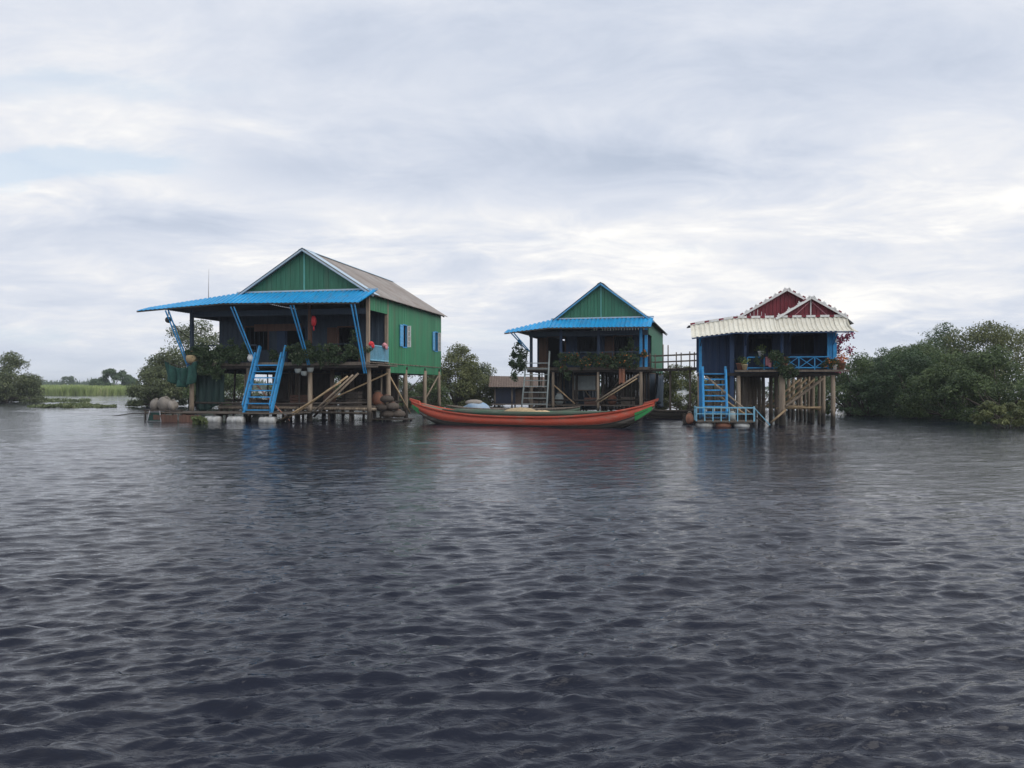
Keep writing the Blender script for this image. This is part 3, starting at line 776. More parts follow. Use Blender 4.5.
# ------------------------------------------------------------------ third house
P3 = dict(O=(14.8,36,0), th=9.5); X3 = xf(P3)
def red_house():
    q = random.Random(3)
    H = thing('stilt_house','blue stilt house with maroon gables and scalloped cream awning on tall wooden piles','house',P3['O'],-R(9.5),'houses standing on stilts in the water')
    ur, ul, D, vd, zd = .15, -6.1, 11.0, 1.9, 2.60
    cols = (0,-2.25,-4.2,-6.0); rows = (0,1.9,3.7,5.5,7.3,9.1,10.8)
    for v in rows:
        for u in (cols if v < 1 else (0,-2.25,-3.6,-4.75)):
            mb = MB(); r = .10 if not (u==-2.25 and v==0) else .15
            if u==-6.0 and v==0: r=.09
            pile_at(mb,u+(q.uniform(-.1,.1) if v>0 else 0),v+q.uniform(-.1,.1),-1.2,zd-.25,r,q,.06)
            mb.build('pile', M['wood_l'] if (u==0 or v==0) else M['wood'], H)
        mb = MB(); mb.bar((ul if v<1 else -4.9,v,zd-.2),(ur+.1,v,zd-.2),.1,.14); mb.build('floor_beam', M['wood_d'], H)
    for v in (2.8,4.6,6.4,8.2):     # slimmer extra posts in the right hand row and the middle
        for u in (.02,-2.9,-3.5):
            mb = MB(); pile_at(mb,u,v,-1.0,zd-.1,.075,q,.05); mb.build('pile', M['wood'], H)
    mb = MB(); y=-.3
    while y < D:
        mb.box(-4.35 if y < 1.5 else -4.9,y,zd-.05,ur+.45+q.uniform(0,.06) if y<1 else ur,y+.17,zd+q.uniform(-.005,.005)); y+=.18
    mb.build('floor', M['plank'], H)
    mb = MB().bar((-4.4,-.33,zd-.05),(.65,-.33,zd-.05),.05,.10); mb.build('deck_edge', M['wood'], H)
    for p,r in ((((-2.1,-.1,.9),(-.1,1.6,2.2)),.07),(((-2.0,2,.8),(-.1,3.4,2.2)),.055),(((-2.0,3.9,.8),(-.1,5.3,2.2)),.055),(((-2.0,5.8,.8),(-.1,7.2,2.2)),.055),(((-5.8,.3,1.9),(-3.9,-.3,.5)),.05),(((-2.9,-.6,.1),(-2.1,-.15,.75)),.05),
                (((-.1,1.9,.7),(.1,10.8,.75)),.05),(((-2.2,1.9,.75),(.1,1.9,.82)),.05),(((-4.2,5.5,.8),(.1,5.5,.75)),.05)):
        mb = MB().tube(p,r,7); mb.build('brace', M['bamboo'] if r<.058 else M['wood_l'], H)
    # walls
    mb = MB(); wall_with_holes(mb,'u',vd,-4.9,ur,zd-.1,4.9,((-3.5,-2.4,3.45,4.35),(-1.5,-.45,3.4,4.35)),.3,.012); mb.build('front_wall', M['navy_b'], H)
    for a,b_,c,d in ((-3.5,-2.4,3.45,4.35),(-1.5,-.45,3.4,4.35)):
        f = MB(); f.box(a-.06,vd-.05,c-.06,a,vd+.05,d+.06); f.box(b_,vd-.05,c-.06,b_+.06,vd+.05,d+.06); f.box(a,vd-.05,d,b_,vd+.05,d+.06); f.box(a,vd-.05,c-.06,b_,vd+.05,c)
        fr = f.build('window', M['navy_b'], H)
        l = MB()
        for k in range(1,5): l.bar((a+(b_-a)*k/5,vd,c),(a+(b_-a)*k/5,vd,d),.022,.022,(0,1,0))
        l.build('window_bars', M['navy_b'], fr)
    mb = MB(); wall_with_holes(mb,'v',ur,.25,D,zd-.1,4.9,[],.3,.012); mb.build('side_wall', M['navy_b'], H)
    mb = MB()
    for k in range(2): mb.box(-.24+k*.12,-.03,zd+.02,-.135+k*.12,.02,4.45)
    mb.build('corner_panel', M['blue_w'], H)
    mb = MB(); wall_with_holes(mb,'v',-4.9,1.3,D,zd-.1,4.75,[],.3,.012,flip=True); mb.build('side_wall', M['navy_b'], H)
    mb = MB(); wall_with_holes(mb,'u',D,-4.9,ur,zd-.1,4.9,[],.3,.012,flip=True); mb.build('rear_wall', M['navy'], H)
    mb = MB(); wall_with_holes(mb,'u',1.3,ul+.05,-4.45,zd-.1,4.6,[],.3,.012); mb.build('entry_wall', M['navy_b'], H)
    mb = MB(); wall_with_holes(mb,'v',-4.4,.9,vd,zd-.1,4.6,[],.3,.012); mb.build('entry_wall', M['navy_b'], H)
    mb = MB().bar((-4.5,.1,.2),(-4.5,.1,4.7),.2,.2,(0,1,0)); mb.build('entry_post', M['navy'], H)
    for u,mt,wd in ((.08,'blue_w',.16),(-2.25,'navy_b',.14),(-3.9,'navy_b',.12),(-5.95,'blue_w',.13)):
        mb = MB().bar((u,.0,zd if u>-5 else .3),(u,.0,4.75),wd,wd,(0,1,0)); mb.build('porch_column', M[mt], H)
    mb = MB().bar((ul,-.02,4.6),(ur,-.02,4.6),.08,.3); mb.build('porch_beam', M['navy_b'], H)
    mb = MB().box(-4.88,.1,4.72,ur-.02,D-.05,4.77); mb.build('ceiling', M['navy'], H)
    # roofs
    def gable_roof(rc,hw,zr,zb,v0,v1,ov,nm):
        s = (zr-zb)/hw; ex = hw+ov; ze = zr-s*ex
        g = MB(); n = max(8,int(hw*2/.17))
        for k in range(n):
            u0=rc-hw+2*hw*k/n; u1=rc-hw+2*hw*(k+1)/n-.014
            z0=zr-s*abs(u0-rc)-.03; z1=zr-s*abs(u1-rc)-.03
            g.prism([(u0,v0-.012*(k%2),zb),(u1,v0-.012*(k%2),zb),(u1,v0-.012*(k%2),max(z1,zb+.004)),(u0,v0-.012*(k%2),max(z0,zb+.004))],(0,.03,0))
        gb = g.build('gable', M['maroon'], H)
        r = MB(); f0=v0-.22
        r.sheet((rc,v1,zr),(rc,f0,zr),(rc+ex,f0,ze),(rc+ex,v1,ze),.2,.025,.012)
        r.sheet((rc,f0,zr),(rc,v1,zr),(rc-ex,v1,ze),(rc-ex,f0,ze),.2,.025,.012)
        rf = r.build('roof', M['maroon'], H)
        for sg in (-1,1):       # white barge board set with red and white knobs
            b = MB().bar((rc,f0-.03,zr-.03),(rc+sg*ex,f0-.03,ze-.03),.035,.11); b.build('barge_board', M['white'], rf)
            kn = MB(); kw = MB(); L = math.hypot(ex,zr-ze); m = int(L/.24)
            for k in range(m):
                t=(k+.5)/m; c=Vector((rc+sg*ex*t,f0-.03,zr+(ze-zr)*t+.055))
                d=Vector((sg*ex,0,ze-zr)).normalized()*.075
                tl = MB() if k%2 else kw; tl.bar(c-d,c+d,.05,.06)
                if k%2: tl.build('red_tile', M['maroon'], rf)
                if k%2==0: kw.tube([c,c+Vector((0,0,.10))],[.035,.012],6)
            kw.build('white_tiles', M['white'], rf)
        return gb
    gable_roof(-1.80,2.55,6.52,5.04,1.45,D+.2,.12,'m')
    gb = gable_roof(-.95,1.50,5.97,5.06,.10,3.0,.08,'p')
    t = MB().box(-.975,.05,5.06,-.925,.082,5.9); t.build('gable_strip', M['white'], gb)
    for sg in (-1,1):
        t = MB().bar((-.95+sg*.06,.07,5.75),(-.95+sg*.75,.07,5.10),.02,.035); t.build('gable_strip', M['pink'] , gb)
    # side roof to the left and cover behind the parapet
    mb = MB().sheet((-4.3,.1,5.04),(-4.3,1.6,5.04),(-6.5,1.6,4.72),(-6.5,.1,4.72),.2,.02,.012); mb.build('side_roof', M['roof_d'], H)
    mb = MB().box(-4.3,.1,4.98,.7,2.6,5.02); mb.build('porch_roof', M['roof_d'], H)
    mb = MB().sheet((.55,.1,5.03),(.55,D,5.03),(.85,D,4.7),(.85,.1,4.7),.2,.02,.012,flip) if False else MB().sheet((.62,D,5.02),(.62,.1,5.02),(.95,.1,4.72),(.95,D,4.72),.2,.02,.012); mb.build('side_roof', M['roof_d'], H)
    # cream awning: curved corrugated sheet with a rounded right end, tile row on top
    def curved(mb, A, B, C, Dd, bow): mb.sheet(A,B,C,Dd,.20,.036,.012,6,bow)
    mb = MB()
    curved(mb,(-4.45,-.05,5.03),(.62,-.05,5.03),(.70,-.95,4.33),(-4.45,-.95,4.33),.12)
    curved(mb,(-6.42,-.05,4.74),(-4.45,-.05,5.03),(-4.45,-.95,4.33),(-6.42,-.95,4.10),.12)
    curved(mb,(.62,-.05,5.03),(.70,.55,5.0),(1.25,.45,4.36),(.70,-.95,4.33),.10)
    aw = mb.build('awning', M['cream'], H)
    k1=MB(); k2=MB()
    pts=[(-6.42,-.07,4.79),(-4.45,-.07,5.08),(.66,-.07,5.08)]
    i=0
    for a_,b_ in zip(pts[:-1],pts[1:]):
        a_,b_=Vector(a_),Vector(b_); n=int((b_-a_).length/.2)
        for k in range(n):
            p=a_.lerp(b_,k/n); p2=a_.lerp(b_,(k+.96)/n); 
            if i%3: k1.bar(p,p2,.07,.10)
            else: MB().bar(p,p2,.065,.08).build('red_tile', M['maroon'], aw)
            i+=1
    k1.build('white_tiles', M['white'], aw)
    f = MB().bar((-6.4,-.93,4.05),(-4.45,-.93,4.28),.05,.06).bar((-4.45,-.93,4.28),(.68,-.93,4.28),.05,.06); f.build('awning_rail', M['navy'], aw)
    for u in (-5.95,-3.9,-2.0,.0):
        s=MB().bar((u,-.9,4.2 if u>-5 else 4.02),(u,-.04,3.75),.05,.05); s.build('strut', M['blue_w'] if u>-1 else M['navy_b'], H)
    s=MB().bar((.1,-.2,4.7),(.1,-.2,3.85),.05,.05,(0,1,0)); s.build('downpipe', M['white'], H)
    # balustrade with crossed bars
    b=MB()
    for a_,b_ in ((-3.8,-2.3),(-2.2,-.1)):
        for z in (.10,.60): b.bar((a_,-.05,zd+z),(b_,-.05,zd+z),.05,.05)
        n=max(2,int((b_-a_)/.55))
        for k in range(n):
            x0=a_+(b_-a_)*k/n; x1=a_+(b_-a_)*(k+1)/n
            if a_ > -2.25: b.bar((x0,-.06,zd+.10),(x1,-.06,zd+.60),.03,.03,(0,1,0)); b.bar((x0,-.03,zd+.60),(x1,-.03,zd+.10),.03,.03,(0,1,0))
            b.bar((x0,-.05,zd),(x0,-.05,zd+.60),.045,.045,(0,1,0))
    b.build('balustrade', M['blue_w'], H)
    st=stair(H,-5.85,-4.8,-.75,.05,.25,2.75,2.55,9,M['blue_w'])
    return H
H3 = red_house()

# ------------------------------------------------------------------ things on and around the first house
def wp(X, u, v, z): return X @ Vector((u,v,z))
def put(mb_or_root, X, u, v, z):
    mb_or_root.location = wp(X,u,v,z); return mb_or_root
TH1, TH2, TH3 = -R(12), -R(15), -R(9.5)
def local(name, label, cat, X, th, u, v, z, group=None): return thing(name,label,cat,wp(X,u,v,z),th,group)
q = random.Random(21)

# plank raft under the stairs, on white drums
rt = local('raft','long plank raft on white drums below the blue staircase','raft',X1,TH1,-7.2,-.9,.0)
b = MB(); x=-4.0
for k in range(8): b.box(-4.3+q.uniform(-.1,.1),-1.0+k*.26,.44,3.9+q.uniform(-.1,.2),-.77+k*.26,.49+q.uniform(0,.012))
b.build('deck', M['plank'], rt)
for x in (-4.1,-2.3,-.4,1.5,3.6):
    b = MB().bar((x,-1.05,.39),(x,1.15,.39),.09,.09); b.build('beam', M['wood_d'], rt)
for x0,x1 in ((-3.9,-2.5),(-2.4,-1.15)):
    b = MB()
    for k in range(6): b.box(x0+(x1-x0)*k/6,-1.07,-.02,x0+(x1-x0)*(k+.93)/6,-1.03,.37+q.uniform(-.04,.02))
    b.build('skirt_board', M['brown'], rt)
for k,(x,y) in enumerate(((-.55,-.9),(.75,-.9),(2.5,-.85),(-2.6,.5),(1.2,.7))):
    dr = MB(); prof=[(0.0,0),(.25,.0),(.28,.05),(.28,.28),(.295,.3),(.28,.32),(.28,.55),(.295,.57),(.28,.59),(.28,.8),(.25,.86),(.0,.86)]
    n=14; verts=[]; faces=[]
    for r,z in prof:
        for i in range(n):
            t=2*math.pi*i/n; verts.append((x+z-.43, y+max(r,.004)*.75*math.cos(t), .10+max(r,.004)*.75*math.sin(t)))
    for j in range(len(prof)-1):
        for i in range(n): faces.append((j*n+i,(j+1)*n+i,(j+1)*n+(i+1)%n,j*n+(i+1)%n))
    dr.add(verts,faces,True); dr.build('float_drum', M['drum'], rt)

def sack(label, X, th, u, v, z, r, seed, mat='sack'):
    t = local('sack',label,'sack',X,th,u,v,z)
    MB().blob((0,0,r[2]*.85),r,seed,.16).build('bag', M[mat], t)
    MB().lathe((r[0]*.25,0,r[2]*1.6),[(.10,-.05),(.05,.03),(.09,.12),(.02,.13)],9).build('tied_neck', M[mat], t)
sack('pale sack at the far left end of the plank raft',X1,TH1,-11.55,-1.2,.6,(.30,.26,.30),1)
sack('largest beige sack on the left end of the raft',X1,TH1,-10.95,-1.25,.6,(.42,.32,.36),2)
sack('small beige sack against the left house pile',X1,TH1,-10.45,-1.3,.6,(.26,.25,.27),3)
t = local('work_table','low dark plank table carrying the beige sacks beside the raft','table',X1,TH1,-11.0,-1.25,0)
b=MB()
for k in range(5): b.box(-.95,-.42+k*.17,.55,.9,-.27+k*.17,.6)
b.build('tabletop',M['wood_d'],t)
for sx in (-.85,.8):
    for sy in (-.35,.38): MB().tube([(sx,sy,-.9),(sx,sy,.55)],.05,7).build('leg',M['wood'],t)
# green net cage hanging in the water
t = local('fish_cage','green net fish cage standing in the water beneath the sacks','fish cage',X1,TH1,-11.05,-1.75,0)
f=MB()
for sx in (-.42,.42):
    for sy in (-.25,.25): f.tube([(sx*1.15,sy,-.4),(sx*.7,sy*.7,.56)],.025,6)
for z,k in ((.03,1.1),(.5,.72)):
    f.bar((-.42*k,-.25*k,z),(.42*k,-.25*k,z),.03,.03); f.bar((-.42*k,.25*k,z),(.42*k,.25*k,z),.03,.03)
f.build('frame',M['gray'],t)
f=MB().prism([(-.46,-.26,-.3),(.46,-.26,-.3),(.31,-.18,.5),(-.31,-.18,.5)],(0,.02,0)).prism([(-.46,.26,-.3),(.46,.26,-.3),(.31,.18,.5),(-.31,.18,.5)],(0,.02,0))
f.prism([(-.46,-.24,-.3),(-.46,.24,-.3),(-.31,.17,.5),(-.31,-.17,.5)],(.02,0,0)).prism([(.44,-.24,-.3),(.44,.24,-.3),(.29,.17,.5),(.29,-.17,.5)],(.02,0,0))
f.build('netting',M['net_g'],t)

def cloth(name,label,cat,X,th,u,v,ztop,w,h,mat,seed,along='u',waves=5,sag=.12,depth=.07):
    t = local(name,label,cat,X,th,u,v,ztop)
    qq=random.Random(seed); nx,nz=26,14; ph=[qq.uniform(0,6.28) for _ in range(5)]
    for_layer=[]
    verts=[];faces=[]
    for side in (0,1):
        for j in range(nz+1):
            for i in range(nx+1):
                x=(i/nx-.5)*w; k=j/nz
                d=depth*(.3+k)*math.sin(waves*6.28*i/nx+ph[0]+k*1.3)+depth*.5*math.sin(waves*11*i/nx+ph[1]-2*k)
                z=-h*k*(1+.10*math.sin(5*i/nx+ph[2]))-sag*math.sin(math.pi*i/nx)*(1-k*.6)
                x*=1-.10*k*math.sin(ph[3])
                y=d+side*.014
                verts.append((x,y,z) if along=='u' else (y,x,z))
    m=(nx+1)*(nz+1)
    for j in range(nz):
        for i in range(nx):
            a=j*(nx+1)+i
            faces.append((a,a+1,a+nx+2,a+nx+1)); faces.append((m+a,m+a+nx+1,m+a+nx+2,m+a+1))
    for i in range(nx):
        faces.append((i+1,i,m+i,m+i+1)); a=nz*(nx+1)+i; faces.append((a,a+1,m+a+1,m+a))
    for j in range(nz):
        a=j*(nx+1); faces.append((a,a+nx+1,m+a+nx+1,m+a)); a+=nx; faces.append((a+nx+1,a,m+a,m+a+nx+1))
    mb=MB(); mb.add(verts,faces,True); mb.build('fabric',M[mat],t)
    r=MB()
    p=(-w/2-.1,.007,.02); p2=(w/2+.1,.007,.02)
    r.tube([p,(0,.007,-sag*.9+.02),p2] if along=='u' else [(p[1],p[0],p[2]),(.007,0,-sag*.9+.02),(p2[1],p2[0],p2[2])],.018,6); r.build('line',M['wood_d'],t)
    return t
cloth('fishing_net','green fishing net hung at the left porch corner','fishing net',X1,TH1,-10.5,-.55,3.2,1.9,1.15,'net_g',1,waves=3,depth=.16,sag=.4)
cloth('tarpaulin','dark green tarpaulin hanging behind the left house pile','tarpaulin',X1,TH1,-9.2,.15,2.55,1.75,1.85,'net_d',2,waves=4)
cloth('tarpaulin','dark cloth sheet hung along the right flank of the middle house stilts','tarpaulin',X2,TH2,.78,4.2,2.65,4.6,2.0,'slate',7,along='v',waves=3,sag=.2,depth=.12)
cloth('towel','faded orange cloth hanging below the middle house deck','cloth',X2,TH2,-1.12,-.22,2.92,.36,.95,'cloth_o',3,waves=2,sag=.03,depth=.05)
t = local('round_lamp','black round lamp hanging from the awning at far left','lamp',X1,TH1,-10.85,-1.1,5.35)
MB().blob((0,0,0),(.16,.16,.17),4,.03).build('shade',M['black'],t); MB().tube([(0,0,.15),(0,0,.52)],.018,6).build('hanger',M['black'],t)
MB().tube([(.05,.05,.1),(.25,.5,-.5),(.6,.9,-.9)],.022,6).build('cable',M['black'],t)
t = local('basket','pale round basket hung on the left porch corner','basket',X1,TH1,-9.95,-.35,3.05)
MB().lathe((0,0,0),[(.02,0),(.22,.03),(.32,.22),(.30,.42),(.27,.45),(.24,.40),(.26,.22),(.02,.08)],14).build('bowl',M['straw'],t)
MB().tube([(-.29,0,.42),(-.15,0,.66),(.15,0,.66),(.29,0,.42)],.02,6).build('handle',M['straw'],t)
t = local('flowerpot','white round pot on the deck edge left of the staircase','flowerpot',X1,TH1,-6.45,-.30,3.13)
MB().lathe((0,0,0),[(.12,0),(.2,.06),(.24,.2),(.2,.34),(.22,.37),(.17,.36)],14).build('pot',M['white'],t)
MB().lathe((0,0,.33),[(.17,0),(.02,.05)],10).build('soil',M['wood_d'],t)
t = local('paper_lantern','red lantern hanging beside the porch column','lantern',X1,TH1,-2.95,-.25,4.95)
MB().lathe((0,0,0),[(.05,0),(.10,.05),(.13,.18),(.135,.3),(.12,.42),(.08,.5),(.05,.53)],14).build('shade',M['lantern'],t)
MB().tube([(0,0,.52),(0,0,.85)],.012,5).build('cord',M['black'],t); MB().tube([(0,0,0),(0,0,-.22)],[.03,.045],6).build('tassel',M['lantern'],t)
for nm,lab,u,v,m in (('cushion','red cloth bundle on the balcony corner post','0',.15,'lantern'),('cushion','pink cushion airing on the pale blue balcony rail',.12,1.75,'pink')):
    t = local(nm,lab,'cushion',X1,TH1,float(u)+.05,v,3.93)
    MB().blob((0,0,.10),(.13,.26,.13),int(v*10)+3,.14).build('pad',M[m],t)
    MB().blob((.08,.05,.0),(.05,.2,.13),int(v*10)+5,.1).build('fold',M[m],t)
for k,(u,z) in enumerate(((-3.75,2.55),(-3.4,2.42),(-3.05,2.6))):
    lab=('grey pot hung left of three below the porch column','lowest grey pot hung below the porch column','right grey pot hung below the porch column near the brown poles')[k]
    t=local('hanging_pot',lab,'flowerpot',X1,TH1,u,-.42,z-.05,'grey pots hung under the deck edge')
    MB().lathe((0,0,0),[(.10,0),(.15,.08),(.17,.22),(.185,.24),(.14,.235)],12).build('pot',M['panel'],t)
    MB().tube([(-.15,0,.24),(0,.2,.55),(.15,0,.24)],.012,5).build('hanger',M['black'],t)
# leafy growth along the railings
TP='climbing plants along the verandas'
vine('veranda_plant','broad tangle of vines hanging over the left railing bay',X1,[(-9.9,-.28,3.6),(-9,-.3,3.5),(-7.8,-.3,3.55),(-6.7,-.28,3.5)],(.34,.18,.46),7500,1,group=TP)
vine('veranda_plant','trailing vine hanging below the deck left of the staircase',X1,[(-9.4,-.3,2.75),(-8.2,-.3,2.62)],(.35,.15,.3),1600,2,group=TP)
vine('veranda_plant','vine row on the railing right of the blue staircase',X1,[(-4.2,-.28,3.55),(-3,-.3,3.45),(-1.8,-.28,3.5),(-.3,-.28,3.6)],(.34,.17,.40),7500,3,group=TP)
vine('veranda_plant','small leafy plant hanging beside the pale corner post',X1,[(-.75,-.35,4.5),(-.65,-.35,4.2)],(.2,.16,.3),240,4,group=TP,leaf=(.13,.08))
vine('veranda_plant','low shrub at the head of the staircase',X1,[(-5.8,.4,3.45),(-4.9,.4,3.5)],(.26,.2,.26),360,5,group=TP)
vine('veranda_plant','long row of mixed plants on the middle house railing',X2,[(-5,-.25,3.4),(-3.4,-.28,3.35),(-1.8,-.28,3.35),(-.4,-.25,3.4)],(.32,.16,.36),7500,6,group=TP,flowers=('leaf_o',70))
vine('veranda_plant','tall bushy plant at the right end of the middle veranda',X2,[(-1.3,.2,3.9),(-.5,.2,4.0)],(.32,.2,.5),1100,7,group=TP)
vine('veranda_plant','shrub growing at the left corner of the middle house',X2,[(-7.7,-.4,2.75),(-7.4,-.4,3.4),(-7.5,-.4,4.25)],(.40,.25,.42),1300,8,group=TP,leaf=(.18,.10))
vine('veranda_plant','pot of red flowers on the right corner of the middle deck',X2,[(.15,-.3,3.55),(.3,-.3,3.9)],(.16,.14,.2),200,9,group=TP,flowers=('leaf_o',6))
vine('veranda_plant','trailing creeper under the middle deck by the ladder',X2,[(-4.7,-.25,2.85),(-4.3,-.2,2.4)],(.3,.16,.35),420,10,group=TP)
vine('veranda_plant','thick vine spilling over the cream roofed house deck',X3,[(-2.55,-.42,3.15),(-2.2,-.42,2.75),(-1.9,-.42,2.4)],(.36,.18,.30),1500,11,group=TP,leaf=(.11,.07))
vine('veranda_plant','flowering plants at the right end of the cream awning deck',X3,[(-.55,-.2,2.85),(.0,-.2,2.95),(.4,-.2,2.85)],(.22,.16,.22),520,12,group=TP,leaf=(.10,.065),flowers=('leaf_o',7))
vine('veranda_plant','leafy plant on the blue rail between window and stairs',X3,[(-3.3,-.2,3.0),(-3.1,-.2,3.25)],(.16,.14,.2),260,13,group=TP,leaf=(.09,.06))
vine('bougainvillea','pink bougainvillea leaning out behind the right blue column','plant',) if False else None
t=vine('bougainvillea','pink flowering bougainvillea branch beyond the right blue column',X3,[(.75,3.4,2.5),(.95,3.2,3.2),(1.0,3.0,3.9),(1.35,2.9,4.45)],(.28,.28,.30),1000,14,mat='leaf_p',leaf=(.12,.09))
# pots and laundry on the third deck
def pot(label,X,th,u,v,z,mat,sc=1.0,bloom=None,seed=1):
    t=local('flowerpot',label,'flowerpot',X,th,u,v,z)
    MB().lathe((0,0,0),[(.11*sc,0),(.17*sc,.26*sc),(.19*sc,.27*sc),(.19*sc,.31*sc),(.15*sc,.305*sc),(.14*sc,.27*sc)],12).build('pot',M[mat],t)
    rng=np.random.default_rng(seed); n=90
    c=rng.normal(size=(n,3))*np.array([.12,.12,.11])*sc+np.array([0,0,.48*sc])
    v_,f_=leaf_quads(c,unit(rng.normal(size=(n,3))+np.array([0,-.4,.5])),.11,.06,rng); np_mesh('foliage',v_,f_,M[bloom or 'leaf_v'],t)
pot('clay pot at the left end of the cream roofed deck',X3,TH3,-4.15,-.1,2.61,'terra',1.0,None,1)
pot('yellow planter on the deck beside the blue staircase',X3,TH3,-3.95,-.2,2.61,'straw',.8,'leaf_y',2)
pot('white flowerpot on the rail of the maroon gabled house',X3,TH3,-3.2,-.1,3.23,'white',.8,'leaf_a',3)
pot('clay pot on the deck under the right blue column',X3,TH3,.35,-.15,2.61,'terra',1.1,'leaf_o',4)
pot('white planter on the right end of the third deck',X3,TH3,.05,-.18,2.61,'white',.7,'leaf_a',5)
for u,lab,m,wd in ((-2.85,'pink cloth draped over the blue crossed railing','pink',.3),(-2.5,'teal cloth drying on the blue crossed railing','cloth_t',.3),(-2.12,'faded orange cloth over the railing beside the teal one','cloth_o',.24)):
    cloth('towel',lab,'cloth',X3,TH3,u,-.14,3.21,wd,.45,m,int(-u*10),waves=2,sag=.01,depth=.03)

# leaning bamboo poles and brown timber in front of the first house
def pole(label,a,b,r,mat='bamboo',X=X1,th=TH1):
    A=wp(X,*a); B=wp(X,*b); t=thing('bamboo_pole',label,'pole',A,0,'bamboo poles leaning under the houses')
    d=B-A; mb=MB(); n=9
    pts=[d*(i/n)+Vector((0,0,-.05*math.sin(math.pi*i/n))) for i in range(n+1)]
    mb.tube(pts,[r*(1-.35*i/n) for i in range(n+1)],7); mb.build('shaft',M[mat],t)
    mb=MB()
    for i in range(1,n):
        dn=d.normalized()*.02; mb.tube([pts[i]-dn,pts[i]+dn],r*(1-.35*i/n)*1.2,7)
    mb.build('joints',M[mat],t)
pole('thick bamboo pole slanting up right from the raft',(-4.1,-1.5,.05),(-.9,-.6,2.35),.075)
pole('thinner bamboo pole leaning just beneath the thick one',(-4.3,-1.7,.0),(-1.2,-.75,2.05),.05)
pole('reddish pole slanting down right behind the blue staircase',(-6.2,-.4,2.0),(-3.75,-1.3,.1),.04,'cloth_o')
pole('long pole slanting behind the third house staircase',(-5.7,-.15,2.3),(-3.2,-1.0,.15),.055,'wood_l',X3,TH3)
# baskets piled where the boat's tail meets the house
BX=(( .55,.05,.05,.42,.38),(1.05,.25,.05,.40,.36),(.30,-.25,.42,.36,.32),(.8,.0,.46,.40,.36),(.55,-.1,.86,.38,.34))
for k,(u,dv,z,r,h) in enumerate(BX):
    lab=('bottom left dark basket of the pile behind the red boat tail','bottom right dark basket of the pile behind the red boat tail','middle left dark basket in the pile beside the boat','middle right dark basket in the pile beside the boat','topmost dark basket of the pile beside the boat tail')[k]
    t=local('fish_basket',lab,'basket',X1,TH1,u-.15,1.6+dv,z+.12,'dark baskets piled beside the boat')
    MB().lathe((0,0,0),[(r*.6,0),(r*.95,h*.25),(r,h*.55),(r*.8,h*.9),(r*.55,h),(r*.5,h*1.08),(r*.42,h)],12).build('body',M['brown_b'],t)
    MB().lathe((0,0,h),[(r*.44,0),(r*.46,.05),(.03,.09)],12).build('lid',M['brown'],t)
rf=local('landing_stage','small dark plank landing under the basket pile','landing stage',X1,TH1,.55,1.7,0)
b=MB()
for k in range(6): b.box(-1.0,-.7+k*.24,.07,1.1,-.49+k*.24,.115)
b.build('deck',M['wood_d'],rf)
for sx in (-.85,.9):
    for sy in (-.5,.6): MB().tube([(sx,sy,-1),(sx,sy,.07)],.06,7).build('leg',M['wood'],rf)
# walkway of logs below the first house with stores on it
wk=local('log_walkway','low walkway of logs and planks beneath the largest house','walkway',X1,TH1,-3.2,2.0,0)
b=MB()
for k in range(7): b.box(-6.0,-1.0+k*.3,.72,3.1,-.75+k*.3,.78)
b.build('deck',M['plank'],wk)
for x in np.linspace(-5.6,2.9,8):
    MB().tube([(x,-.9,-1.0),(x,-.9,.7)],.07,7).build('post',M['wood_d'],wk); MB().tube([(x,.9,-1.0),(x,.9,.7)],.07,7).build('post',M['wood_d'],wk)
MB().tube([(-6,-1.02,.64),(-2,-1.05,.66),(3.2,-1.02,.62)],.085,8).build('log',M['wood_l'],wk); MB().tube([(-6,-1.08,.42),(-1,-1.04,.45),(3.0,-1.08,.40)],.075,8).build('log',M['wood'],wk)
def crate(label,X,th,u,v,z,w,d,h,mat,rot=0):
    t=thing('crate',label,'crate',wp(X,u,v,z),th+rot)
    b=MB()
    for k in range(4):
        z0=h*k/4+.01; z1=h*(k+.85)/4
        b.box(-w/2,-d/2,z0,w/2,-d/2+.025,z1); b.box(-w/2,d/2-.025,z0,w/2,d/2,z1); b.box(-w/2,-d/2+.025,z0,-w/2+.025,d/2-.025,z1); b.box(w/2-.025,-d/2+.025,z0,w/2,d/2-.025,z1)
    b.build('slats',M[mat],t)
    b=MB().box(-w/2+.025,-d/2+.025,0,w/2-.025,d/2-.025,.02); b.build('bottom',M['wood_d'],t)
crate('wooden crate on the log walkway left of the bamboo poles',X1,TH1,-7.6,1.6,.78,.9,.6,.55,'plank')
crate('brown crate on the log walkway under the house middle',X1,TH1,-4.6,1.7,.78,1.1,.7,.6,'brown',.1)
crate('tall dark crate on the log walkway near the corner pile',X1,TH1,-1.6,1.8,.78,.7,.6,.8,'wood_d')
def jar(label,X,th,u,v,z,r,h,mat):
    t=local('water_jar',label,'jar',X,th,u,v,z)
    MB().lathe((0,0,0),[(r*.55,0),(r*.9,h*.2),(r,h*.5),(r*.8,h*.8),(r*.5,h*.93),(r*.55,h),(r*.45,h*.97)],14).build('body',M[mat],t)
    MB().lathe((0,0,h),[(r*.58,0),(r*.56,.04),(.03,.08)],12).build('lid',M['wood'],t)
jar('dark water jar on the log walkway behind the brown column',X1,TH1,-3.4,2.6,.78,.36,.8,'brown')
jar('clay water jar on the walkway near the bright green wall',X1,TH1,-.6,2.7,.78,.34,.75,'terra')

